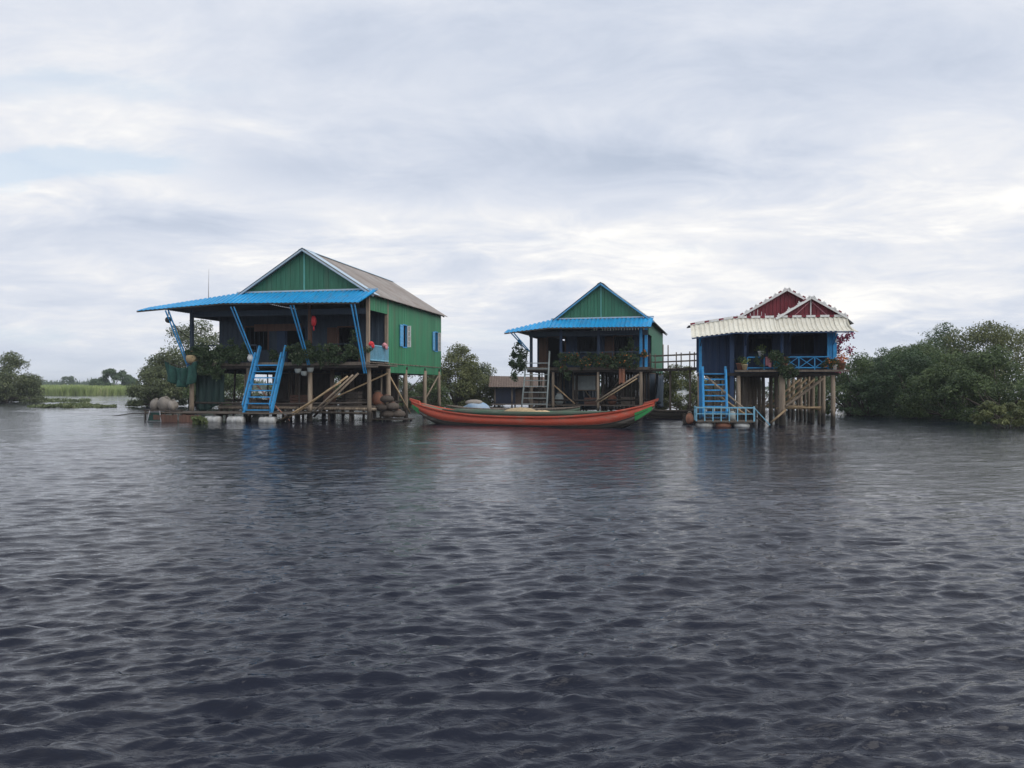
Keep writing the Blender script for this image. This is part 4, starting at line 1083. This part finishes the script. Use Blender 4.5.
# ------------------------------------------------------------------ under and beside the middle house
ld=thing('wooden_ladder','tall pale wooden ladder leaning on the middle house','ladder',wp(X2,-6.25,-.2,0),TH2)
for a0,a1 in ((-.86,-.80),(.72,.64)):
    MB().tube([(a0,-1.15,.25),((a0+a1)/2,-.45,2.2),(a1,.1,3.95 if a0<0 else 4.0)],.055,8).build('rail',M['panel'],ld)
for k in range(8):
    z=.75+k*.36; y=-1.15+(z-.25)*(1.25/3.7); MB().bar((-.84,y,z),(.70,y,z),.06,.05).build('rung',M['panel'],ld)
MB().bar((-.9,.02,3.0),(.75,.02,3.0),.1,.06).build('rung',M['wood'],ld)
def screen(label,u,v,z,w,h,mat,n,X=X2,th=TH2):
    t=local('slatted_screen',label,'screen',X,th,u,v,z)
    b=MB().box(-w/2,0,0,-w/2+.06,.06,h).box(w/2-.06,0,0,w/2,.06,h).box(-w/2+.06,0,h-.06,w/2-.06,.06,h).box(-w/2+.06,0,0,w/2-.06,.06,.06); b.build('frame',M['wood'],t)
    b=MB()
    for k in range(n):
        x0=-w/2+.06+(w-.12)*k/n; b.box(x0,.015,.06,x0+(w-.12)/n*.95,.045,h-.06)
    b.build('slats',M[mat],t)
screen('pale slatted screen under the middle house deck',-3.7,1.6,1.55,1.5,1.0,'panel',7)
screen('dark slatted screen enlarged to darken under the middle house left half',-4.7,2.7,.3,3.6,2.45,'slate',18)  # slat wall made tighter and taller to keep the underside dark
screen('added dark screen darkening the right flank under the middle house',.25,3.6,.2,2.6,2.5,'slate',13,X2,TH2+R(80))  # added to darken the flank where bright water would show
screen('added dark board screen blocking bright water under the blue staircase house, left of centre',-6.6,5.7,.45,3.6,2.2,'wood_d',14,X1,TH1)  # added to hide bright water and sky behind the piles
screen('added dark board screen blocking bright water under the largest house, right of centre',-2.6,6.5,.4,3.6,2.2,'wood_d',16,X1,TH1)  # also added for darkness beneath the floor
screen('added brown board screen shutting out bright water under the right half of the middle house',-1.3,2.9,.3,3.1,2.45,'wood_d',15)  # added so that no bright water shows through this half
wk=local('log_walkway','low plank walkway under the middle house behind the boat','walkway',X2,TH2,-3.2,1.2,0)
b=MB()
for k in range(6): b.box(-3.6,-.9+k*.3,.62,3.7,-.65+k*.3,.68)
b.build('deck',M['plank'],wk)
for x in np.linspace(-3.4,3.5,6):
    MB().tube([(x,-.8,-1.0),(x,-.8,.62)],.06,7).build('post',M['wood_d'],wk); MB().tube([(x,.8,-1.0),(x,.8,.62)],.06,7).build('post',M['wood_d'],wk)
jar('clay jar on the walkway under the middle house',X2,TH2,-1.9,1.2,.68,.3,.65,'terra')
jar('grey jar beside the pale ladder of the middle house',X2,TH2,-5.2,.9,.68,.3,.7,'panel')
crate('crate under the middle house near its right pile',X2,TH2,-.9,1.1,.68,.8,.6,.5,'plank')
crate('low brown crate under the middle house at centre',X2,TH2,-3.2,1.2,.68,.8,.6,.45,'brown')
# foot bridge between the two houses
fb=thing('footbridge','narrow wooden footbridge joining the two right hand houses','footbridge',wp(X2,.55,.6,2.86),0)
E=wp(X3,-4.9,9.0,2.95)-wp(X2,.55,.6,2.86)
d=E.normalized(); nrm=Vector((-d.y,d.x,0)).normalized()
b=MB()
n=int(E.length/.2)
for k in range(n):
    c=E*((k+.5)/n); b.bar(c-nrm*.45,c+nrm*.45,.17,.04)
b.build('planks',M['plank'],fb)
for s_ in (-.36,.36): MB().bar(nrm*s_-Vector((0,0,.08)),E+nrm*s_-Vector((0,0,.08)),.08,.12).build('bearer',M['wood_d'],fb)
for s_ in (-.45,.45):
    for z in (.42,.8): MB().bar(nrm*s_+Vector((0,0,z)),E+nrm*s_+Vector((0,0,z)),.05,.05).build('rail',M['wood'],fb)
    for k in range(5):
        c=E*(k/4*.94+.03)+nrm*s_; MB().tube([c-Vector((0,0,.1)),c+Vector((0,0,.95+.5*((k*7)%3==1)))],.035,6).build('rail_post',M['wood'],fb)
for k in (.35,.7):
    c=E*k; MB().tube([c-Vector((0,0,4.0)),c-Vector((0,0,.13))],.07,7).build('trestle',M['wood'],fb)
# stakes of the third house raft
rt=local('raft','small raft with pale blue railing before the third house','raft',X3,TH3,-5.05,-1.15,0)
b=MB()
for k in range(7): b.box(-1.2,-.75+k*.22,.22,1.35,-.56+k*.22,.27)
b.build('deck',M['plank'],rt)
for x,y in ((-.8,-.45),(.0,-.45),(.8,-.45),(-.8,.5),(.8,.5)): MB().blob((x,y,.06),(.36,.28,.17),int(x*10+50),.03).build('float_drum',M['drum'] if x else M['terra'],rt)
for nm,pts in (('railing',((-1.2,-.75),(1.3,-.75))),('railing',((-1.2,-.72),(-1.2,.7)))):
    b=MB(); (x0,y0),(x1,y1)=pts
    b.bar((x0,y0,.88),(x1,y1,.88),.06,.06); b.bar((x0,y0,.60),(x1,y1,.60),.04,.04)
    n=7
    for k in range(n+1):
        b.bar((x0+(x1-x0)*k/n,y0+(y1-y0)*k/n,.27),(x0+(x1-x0)*k/n,y0+(y1-y0)*k/n,.86),.045,.045,(0,1,0))
    b.build(nm,M['blue_l'],rt)
MB().bar((1.3,-.75,.88),(1.95,-.95,.12),.035,.035).build('ramp_rail',M['blue_l'],rt)
MB().bar((1.3,-.75,.27),(1.3,-.75,.95),.07,.07,(0,1,0)).build('corner_post',M['blue_l'],rt)
jar('orange water jar at the left end of the small railed raft',X3,TH3,-6.5,-.9,.10,.18,.5,'cloth_o')
jar('pale jar standing behind the pale blue raft railing',X3,TH3,-4.6,-.9,.27,.17,.45,'panel')

# ------------------------------------------------------------------ boats
def boat(name,label,cat,A,B,beam,zmid,zend,mats,group=None,nose=.6,extra=True,draft=.25,tipfat=.12):
    """slender planked boat from A to B (stern to bow) on the water; zmid/zend = gunwale heights"""
    A=Vector(A); B=Vector(B); L=(B-A).length; ang=math.atan2(B.y-A.y,B.x-A.x)
    t=thing(name,label,cat,(A+B)/2,ang,group)
    ns=40
    def sec(s):     # s -1..1
        k=abs(s); zg=zmid+(zend[0 if s<0 else 1]-zmid)*k**2.6
        half=beam/2*(max(0,1-k**2.3))**.75+tipfat*.5*(k**3)
        keel=-draft+ (zend[0 if s<0 else 1]-.25+draft)*max(0,(k-.55)/.45)**2.2
        return zg,half,keel
    def strip(fa,fb,name,mat,th=.03,rng=(0,ns),parent=t,inner=True):
        verts=[];faces=[]
        rows=[]
        for i in range(rng[0],rng[1]+1):
            s=-1+2*i/ns; zg,h,kl=sec(s); x=s*L/2
            for side in (-1,1):
                ha,za=fa(zg,h,kl); hb,zb=fb(zg,h,kl)
                for ins in (0,1):
                    e=th*ins
                    verts.append((x,side*max(ha-e,.004),za+ (e if kl==za else 0))); verts.append((x,side*max(hb-e,.004),zb+(e if zb==kl else 0)))
        m=8
        for i in range(rng[1]-rng[0]):
            a=i*m;b_=a+m
            for side in (0,1):
                o=side*4
                f=[(a+o,a+o+1,b_+o+1,b_+o),(a+o+2,b_+o+2,b_+o+3,a+o+3),(a+o,b_+o,b_+o+2,a+o+2),(a+o+1,a+o+3,b_+o+3,b_+o+1)]
                if side: f=[tuple(reversed(x)) for x in f]
                faces+=f
        mb=MB(); mb.add(verts,faces,True); return mb.build(name,mat,parent)
    top=lambda zg,h,kl:(h,zg)
    mid=lambda zg,h,kl:(h*.91,zg-(zg-kl)*.56)
    chine=lambda zg,h,kl:(h*.66,kl+(zg-kl)*.12)
    bot=lambda zg,h,kl:(.004,kl)
    up=lambda zg,h,kl:(h*.985,zg-(zg-kl)*.10)
    hull=strip(mid,chine,'hull',M[mats[1]])
    strip(chine,bot,'bottom',M[mats[1]],parent=t)
    st=strip(up,mid,'side_plank',M[mats[0]],.04)
    gw=strip(lambda zg,h,kl:(h+.035,zg+.03),lambda zg,h,kl:(h+.02,zg-(zg-kl)*.10),'gunwale',M[mats[2]],.07)
    strip(lambda zg,h,kl:(h*.915+.018,zg-(zg-kl)*.54),lambda zg,h,kl:(h*.90+.015,zg-(zg-kl)*.585),'rubbing_strake',M['wood_d'],.02)
    # inner planking
    strip(lambda zg,h,kl:(h*.97-.07,zg-.02),lambda zg,h,kl:(h*.62,kl+(zg-kl)*.2),'inner_plank',M[mats[3]],.015)
    # floor boards and thwarts
    fl=MB(); 
    for i in range(6,ns-6):
        s0=-1+2*i/ns; s1=-1+2*(i+.92)/ns; z0=sec(s0); z1=sec(s1)
        h0=max(.03,z0[1]*.6); h1=max(.03,z1[1]*.6); f0=z0[2]+.16; f1=z1[2]+.16
        fl.prism([(s0*L/2,-h0,f0),(s1*L/2,-h1,f1),(s1*L/2,h1,f1),(s0*L/2,h0,f0)],(0,0,.03))
    fl.build('floor_boards',M['plank'],t)
    for s in (-.62,-.36,-.1,.2,.46,.68):
        zg,h,kl=sec(s); th_=MB().box(s*L/2-.11,-h+.05,zg-.12,s*L/2+.11,h-.05,zg-.08); th_.build('thwart',M['wood'],t)
    return t,sec,L
lb,sec,L=boat('long_boat','long slender red and green wooden boat moored before the houses','boat',(-5.0,39.0,0),(6.15,33.6,0),1.5,.45,(1.08,1.12),('red','boat_b','red','boat_g'))
def wash(s0,s1,zt):
    for side in (-1,1):
        b=MB(); n=30; verts=[]; faces=[]
        for i in range(n+1):
            s=s0+(s1-s0)*i/n; zg,h,kl=sec(s); x=s*L/2
            z1=max(zg+.035,zt+.10*((s-(s0+s1)/2))**2)
            for y,z in ((h+.03,zg+.032),(h+.075,z1),(h+.0,zg+.032),(h+.045,z1)): verts.append((x,side*y,z))
        for i in range(n):
            a=i*4;c=a+4
            f=[(a,a+1,c+1,c),(a+2,c+2,c+3,a+3),(a+1,a+3,c+3,c+1),(a,c,c+2,a+2)]
            if side>0: f=[tuple(reversed(x)) for x in f]
            faces+=f
        b.add(verts,faces,True); b.build('wash_strake',M['boat_g'],lb)
wash(-.66,.74,.69)
# painted bow and stern blocks
for s0,s1,m,nm in ((.87,.985,'boat_gb','bow_paint'),(-.985,-.91,'boat_gb','stern_paint')):
    b=MB(); n=8; verts=[];faces=[]
    for i in range(n+1):
        s=s0+(s1-s0)*i/n; zg,h,kl=sec(s); x=s*L/2
        for side in (-1,1):
            verts+= [(x,side*(h*.95+.012),zg-(zg-kl)*.36),(x,side*(h*.74+.022),kl+(zg-kl)*.10),(x,side*(h*.9-.04),zg-(zg-kl)*.36),(x,side*(h*.62-.03),kl+(zg-kl)*.10)]
    for i in range(n):
        a=i*8;c=a+8
        for o in (0,4):
            f=[(a+o,a+o+1,c+o+1,c+o),(a+o+2,c+o+2,c+o+3,a+o+3),(a+o,c+o,c+o+2,a+o+2),(a+o+1,a+o+3,c+o+3,c+o+1)]
            if o: f=[tuple(reversed(x)) for x in f]
            faces+=f
    faces+=[(0,2,3,1),(4,5,7,6)]; e=n*8; faces+=[(e,e+1,e+3,e+2),(e+4,e+6,e+7,e+5)]
    b.add(verts,faces); b.build(nm,M[m],lb)
zg,h,kl=sec(1)
b=MB().prism([(L/2-.55,-.07,zg-.16),(L/2+.12,-.07,zg+.08),(L/2+.16,-.07,zg+.2),(L/2-.45,-.07,zg+.02)],(0,.14,0)); b.build('bow_tip',M['red'],lb)
zg,h,kl=sec(-1)
b=MB().prism([(-L/2+.5,-.06,zg-.14),(-L/2-.1,-.06,zg+.05),(-L/2-.12,-.06,zg+.16),(-L/2+.45,-.06,zg+.02)],(0,.12,0)); b.build('stern_tip',M['red'],lb)
def on_boat(root,s,y,z):
    a=root.rotation_euler[2]; p=root.location
    return Vector((p.x+math.cos(a)*s-math.sin(a)*y, p.y+math.sin(a)*s+math.cos(a)*y, z))
t=thing('straw_heap','heap of pale straw lying amidships in the red boat','straw heap',on_boat(lb,-.2,.05,.06),lb.rotation_euler[2])
MB().blob((0,0,.34),(.95,.42,.44),5,.10,22,12).build('heap',M['straw'],t)
MB().blob((1.0,.05,.38),(.55,.32,.28),6,.12).build('spill',M['straw'],t)
# second boat behind, with a tarp bundle
b2,sec2,L2=boat('wooden_boat','dull green wooden boat lying just behind the long red boat','boat',(-3.6,42.6,0),(3.6,41.2,0),1.3,.62,(.8,.75),('boat_g','boat_b','wood','boat_b'))
t=thing('tarp_bundle','pale blue and white tarp bundle in the boat behind','bundle',on_boat(b2,-2.0,0,.12),b2.rotation_euler[2])
MB().blob((0,0,.45),(.75,.4,.44),8,.14,20,11).build('tarp',M['tarp_b'],t); MB().blob((-.1,.0,.82),(.5,.3,.17),9,.14).build('top_cover',M['sack'],t)
b3,_,_=boat('wooden_boat','plain grey wooden boat between the two right hand houses','boat',(7.5,44.5,0),(10.9,44.0,0),1.15,.45,(.6,.58),('wood','wood','wood','wood_d'))
b4,_,_=boat('wooden_boat','small dark boat nosing out beside the railed raft','boat',(8.35,38.2,0),(10.1,38.9,0),.9,.32,(.5,.5),('wood_d','wood_d','wood','wood_d'))

# ------------------------------------------------------------------ shed behind
sh=thing('shed','low shed with brown roof and dark blue tarp wall','shed',(-.6,68,0),-.08)
MB().box(-.9,0,.3,.9,.08,1.65).build('tarp_wall',M['tarp'],sh)
MB().box(.9,.1,.3,4.4,.16,1.6).build('wall',M['thatch'],sh)
MB().box(-.9,3.5,.3,4.4,3.56,2.2).build('wall',M['slate'],sh); MB().box(-.9,.1,.3,-.84,3.5,1.7).build('wall',M['slate'],sh)
MB().sheet((-1.6,2.4,2.75),(5.6,2.4,2.6),(5.9,-.5,1.7),(-1.4,-.5,1.78),.22,.03,.02).sheet((5.6,2.4,2.6),(-1.6,2.4,2.75),(-1.6,4.6,2.0),(5.8,4.6,1.9),.22,.03,.02).build('roof',M['thatch'],sh)
for x in (-.9,.6,2.1,3.3,4.4):
    for y in (0,3.5): MB().tube([(x,y,-1),(x,y,1.7)],.07,7).build('post',M['wood'],sh)
MB().box(-1.2,-.6,.22,4.8,3.8,.3).build('floor',M['plank'],sh)

# ------------------------------------------------------------------ trees
def at(px_, Y): return (px_-512)/780*Y
G='trees along the right bank'
tree('mangrove_tree','small bright green tree directly right of the cream roofed house',at(853,50),50,4.0,2.5,2.2,M['leaf_a'],1,10000,low=.06,group=G,ragged=0.15)
tree('mangrove_tree','slim tree in the gap between bougainvillea and the dense bank',at(884,55),55,4.5,2.6,2.4,M['leaf_c'],2,10500,low=.05,group=G,ragged=0.2)
tree('mangrove_tree','tall ragged tree at the left crest of the right bank',at(918,56),56,5.7,2.8,2.6,M['leaf_a'],3,15000,low=.08,group=G,ragged=0.2)
tree('mangrove_tree','highest dark crowned tree of the right bank',at(950,58),58,6.6,3.4,3.2,M['leaf_c'],4,18000,low=.1,group=G,ragged=0.12)
tree('mangrove_tree','broad olive crowned tree right of the highest crown',at(985,54),54,6.4,3.6,3.0,M['leaf_b'],5,17000,low=.08,group=G,ragged=0.12)
tree('mangrove_tree','big tree cut by the right edge at the skyline',at(1020,56),56,6.0,3.6,3.4,M['leaf_b'],6,15000,low=.08,group=G,ragged=0.15)
tree('mangrove_tree','low green bush in front at the right edge',at(1000,41),41,4.0,2.8,2.2,M['leaf_a'],7,15000,low=.03,group=G,ragged=0.15)
tree('mangrove_tree','dark round bush low in the middle of the right bank',at(915,47),47,4.1,2.9,2.0,M['leaf_c'],8,14000,low=.03,group=G,ragged=0.15)
tree('mangrove_tree','green bush before the highest tree of the right bank',at(957,44),44,4.1,2.7,1.9,M['leaf_a'],9,14000,low=.03,group=G,ragged=0.15)
tree('mangrove_tree','lowest shrub touching the water at the left end of the bank',at(868,48),48,2.6,1.7,1.5,M['leaf_c'],10,5500,low=.02,group=G)
tree('mangrove_tree','small shrub trailing in the water at the far right corner',at(1010,35),35,1.3,1.7,1.1,M['leaf_b'],11,5000,low=.02,group=G,clumps=30)
tree('mangrove_tree','shadowy tree behind the middle of the right bank',at(905,64),64,5.0,3.6,2.5,M['leaf_c'],12,7000,low=.1,group=G)
G2='trees behind the stilt houses'
tree('shade_tree','wide spreading tree behind the left end of the largest house',at(196,74),74,8.0,5.0,3.8,M['leaf_d'],21,22000,low=.1,leaf=(.24,.12),group=G2,ragged=0.45)
tree('shade_tree','low leafy tree left of the largest house behind its sacks',at(157,70),70,3.9,2.5,2.2,M['leaf_d'],22,11000,low=.08,leaf=(.22,.11),group=G2,ragged=.35)
tree('shade_tree','bushy tree seen beneath the left part of the largest house',at(236,66),66,4.2,3.6,2.4,M['leaf_a'],23,11000,low=.05,leaf=(.22,.11),group=G2)
tree('shade_tree','dark bush seen beneath the middle of the largest house',at(330,70),70,4.3,4.6,2.4,M['leaf_c'],24,13000,low=.05,leaf=(.22,.11),group=G2)
tree('shade_tree','dull green bush below the bright green wall',at(405,68),68,4.7,3.2,2.2,M['leaf_d'],25,12000,low=.05,leaf=(.22,.11),group=G2)
tree('shade_tree','rounded olive tree between the two green houses',at(458,70),70,5.6,3.0,2.6,M['leaf_b'],26,22000,low=.06,leaf=(.2,.10),group=G2,ragged=0.25)
tree('shade_tree','smaller shrub right of the rounded olive tree',at(480,73),73,4.2,2.1,1.6,M['leaf_d'],27,9000,low=.05,leaf=(.2,.10),group=G2)
tree('shade_tree','low dark bush beneath the middle stilt house',at(585,72),72,3.9,5.5,2.4,M['leaf_c'],28,12000,low=.05,leaf=(.22,.11),group=G2)
tree('shade_tree','olive tree under the wooden footbridge',at(684,58),58,3.6,2.1,2.0,M['leaf_b'],29,14000,low=.04,leaf=(.17,.085),group=G2,ragged=.3)
tree('shade_tree','green bush seen beneath the third house',at(752,60),60,3.6,4.6,2.4,M['leaf_a'],30,11000,low=.04,leaf=(.18,.09),group=G2)
tree('shade_tree','dark bush behind the right piles of the third house',at(815,58),58,3.6,3.0,2.2,M['leaf_c'],31,10000,low=.04,leaf=(.18,.09),group=G2)
tree('shade_tree','shrub at the water beside the brown roofed shed',at(428,62),62,2.4,2.0,1.6,M['leaf_a'],32,4500,low=.03,leaf=(.18,.09),group=G2)
G3='trees across the water on the left'
tree('round_tree','bare topped tree cut by the left edge of the view',at(6,88),88,5.8,3.6,3.0,M['leaf_d'],41,18000,low=.06,leaf=(.24,.12),group=G3,ragged=0.3)
tree('round_tree','low bush at the right foot of the left edge tree',at(25,92),92,3.2,1.7,2.0,M['leaf_d'],42,4500,low=.04,leaf=(.24,.12),group=G3)
tree('round_tree','rounded far tree standing alone beyond the reeds',at(115,190),190,6.0,5.4,4.4,M['leaf_c'],43,12000,low=.05,leaf=(.5,.25),group=G3,ragged=0.12)
tree('round_tree','tiny distant tree on the horizon above the reeds',at(69,340),340,6.5,3.6,3.0,M['leaf_c'],44,1500,low=.05,leaf=(.7,.4),group=G3)
# palm between the houses
pt=thing('palm','small palm with drooping fronds below the footbridge','palm',(at(657,60),60,0))
MB().tube([(0,0,-.5),(.05,0,1.2),(.0,0,2.6)],[.16,.12,.10],8).build('trunk',M['bark'],pt)
rng=np.random.default_rng(5); vs=[];fs=[];o=0
for k in range(11):
    a=2*math.pi*k/11+rng.uniform(-.2,.2); Lf=rng.uniform(1.3,1.9)
    for i in range(26):
        t_=i/25; r=Lf*t_; z=2.6+.5*math.sin(t_*2.4)-1.1*t_**2
        for sd in (-1,1):
            c=np.array([r*math.cos(a),r*math.sin(a),z]); sv=np.array([-math.sin(a)*sd,math.cos(a)*sd,-.5]); fw=np.array([math.cos(a),math.sin(a),-.2])
            ln=.5*(1-.7*abs(t_-.4)); tip=c+sv*ln*.8+fw*ln*.5
            vs+= [c-fw*.03,c+fw*.03,tip+fw*.01,tip-fw*.01]; fs.append((o,o+1,o+2,o+3)); o+=4
np_mesh('crown',np.array(vs),np.array(fs),M['leaf_a'],pt)

# ------------------------------------------------------------------ reeds, hyacinth, far bank
def blades(name,label,cat,n,xf_,hf,wd,mat,seed,lean=.25):
    rng=np.random.default_rng(seed); p=xf_(rng,n); h=hf(rng,n,p)
    a=rng.uniform(0,np.pi,n); w_=wd*rng.uniform(.6,1.4,n)/2
    dx_=np.cos(a)*w_; dy_=np.sin(a)*w_; l=rng.normal(size=(n,2))*lean*h[:,None]
    b0=np.stack([p[:,0]-dx_,p[:,1]-dy_,p[:,2]-.1],1); b1=np.stack([p[:,0]+dx_,p[:,1]+dy_,p[:,2]-.1],1)
    t1=np.stack([p[:,0]+l[:,0]+dx_*.25,p[:,1]+l[:,1]+dy_*.25,p[:,2]+h],1); t0=np.stack([p[:,0]+l[:,0]-dx_*.25,p[:,1]+l[:,1]-dy_*.25,p[:,2]+h],1)
    v=np.stack([b0,b1,t1,t0],1).reshape(-1,3)
    o=np_mesh(name,v,np.arange(4*n).reshape(n,4),mat); tag(o,label,cat,None,'stuff'); return o
def reedpos(rng,n):
    y=rng.uniform(0,1,n)**1.6*130+150; x=(rng.uniform(18,215,n)-512)/780*y
    y=y+6*np.sin(x*.13)+4*np.sin(x*.31)
    return np.stack([x,y,np.zeros(n)],1)
blades('reeds','bright green reed bed across the water left of the houses','reeds',42000,reedpos,lambda r,n,p:(1.5+.25*np.sin(p[:,0]*.12)+.2*np.sin(p[:,0]*.37+1))*r.uniform(.3,1.1,n)+(p[:,1]-150)*.005,.3,M['leaf_y'],3,.12)
def farpos(rng,n):
    x=rng.uniform(-420,420,n); y=430+14*np.sin(x*.02)+rng.uniform(-10,10,n); return np.stack([x,y,np.zeros(n)],1)
blades('treeline','low dark green tree line on the far horizon','tree line',16000,farpos,lambda r,n,p:np.clip(3.2+1.6*np.sin(p[:,0]*.07)+1.3*np.sin(p[:,0]*.19+2)+.8*np.sin(p[:,0]*.53),1.5,9)*r.uniform(.5,1.1,n),1.3,M['leaf_c'],4,.1)
def hyac(name,label,x0,x1,y0,y1,n,seed):
    rng=np.random.default_rng(seed)
    x=rng.uniform(-1,1,n*2); y=rng.uniform(-1,1,n*2)
    edge=1+.25*np.sin(5*x+seed)+.2*np.sin(11*x+2*seed)
    m=(np.abs(y)<edge*(1-np.abs(x)**4)**.5*.8)&((np.sin(x*9+seed)+np.sin(y*4+x*17)+rng.normal(size=n*2)*.8)>-1.0)
    x,y=x[m],y[m]; n=len(x)
    yy=(y0+y1)/2+y*(y1-y0)/2; xx=((x0+x1)/2+x*(x1-x0)/2-512)/780*yy
    z=rng.uniform(.02,.24,n)*(1+.5*np.sin(xx*1.1))
    v,f=leaf_quads(np.stack([xx,yy,np.maximum(z,.03)],1),unit(rng.normal(size=(n,3))+np.array([0,-.3,.9])),.26,.2,rng)
    o=np_mesh(name,v,f,M['leaf_h']); tag(o,label,'water plants',None,'stuff')
hyac('water_hyacinth','nearest floating mat of water hyacinth on the left',28,117,65,71,2600,1)
hyac('water_hyacinth','thin far mat of water hyacinth before the left tree',20,92,88,98,1500,2)
hyac('water_hyacinth','mat of water plants at the foot of the tree behind the sacks',142,175,84,94,1000,3)
hyac('water_hyacinth','few weeds floating before the raft of the largest house',192,207,37.6,38.2,110,5)
# bent sticks in the water left of the raft
for k,(px_,w_,h_) in enumerate(((148,.35,.42),(154,.5,.62),(157,.45,.55),(133,.9,.18))):
    lab=('leftmost upright bent stick in the water beside the raft','tallest bent stick hoop in the water beside the raft','bent stick hoop nearest the raft','low thin stick lying across the water left of the hoops')[k]
    Y=48+k*.4; t=thing('bent_stick',lab,'stick',(at(px_,Y),Y,0),.2*k,'bent sticks standing in the water')
    MB().tube([(-w_/2,0,-.4),(-w_/2*.9,0,h_*.6),(0,0,h_),(w_/2*.8,.05,h_*.7),(w_/2,.05,-.3)] if k<3 else [(-1.4,0,-.05),(0,0,.12),(1.5,0,.08)],.03,6).build('rod',M['wood_d'],t)

# ------------------------------------------------------------------ thin humid air
hb=MB().box(-2600,-310,-1.0,2600,1560,14).build('haze',bpy.data.materials.new('humid_air')); hb['kind']='stuff'; hb['label']='thin pale humid air over the water'
hm=hb.data.materials[0]; nt2,_,l2=nodes_of(hm)
o2=N(nt2,'ShaderNodeOutputMaterial'); pv=N(nt2,'ShaderNodeVolumePrincipled'); pv.inputs['Density'].default_value=.00045; pv.inputs['Color'].default_value=(.86,.92,1,1); pv.inputs['Anisotropy'].default_value=.2
l2.new(pv.outputs[0],o2.inputs['Volume'])
SC.cycles.volume_bounces=1
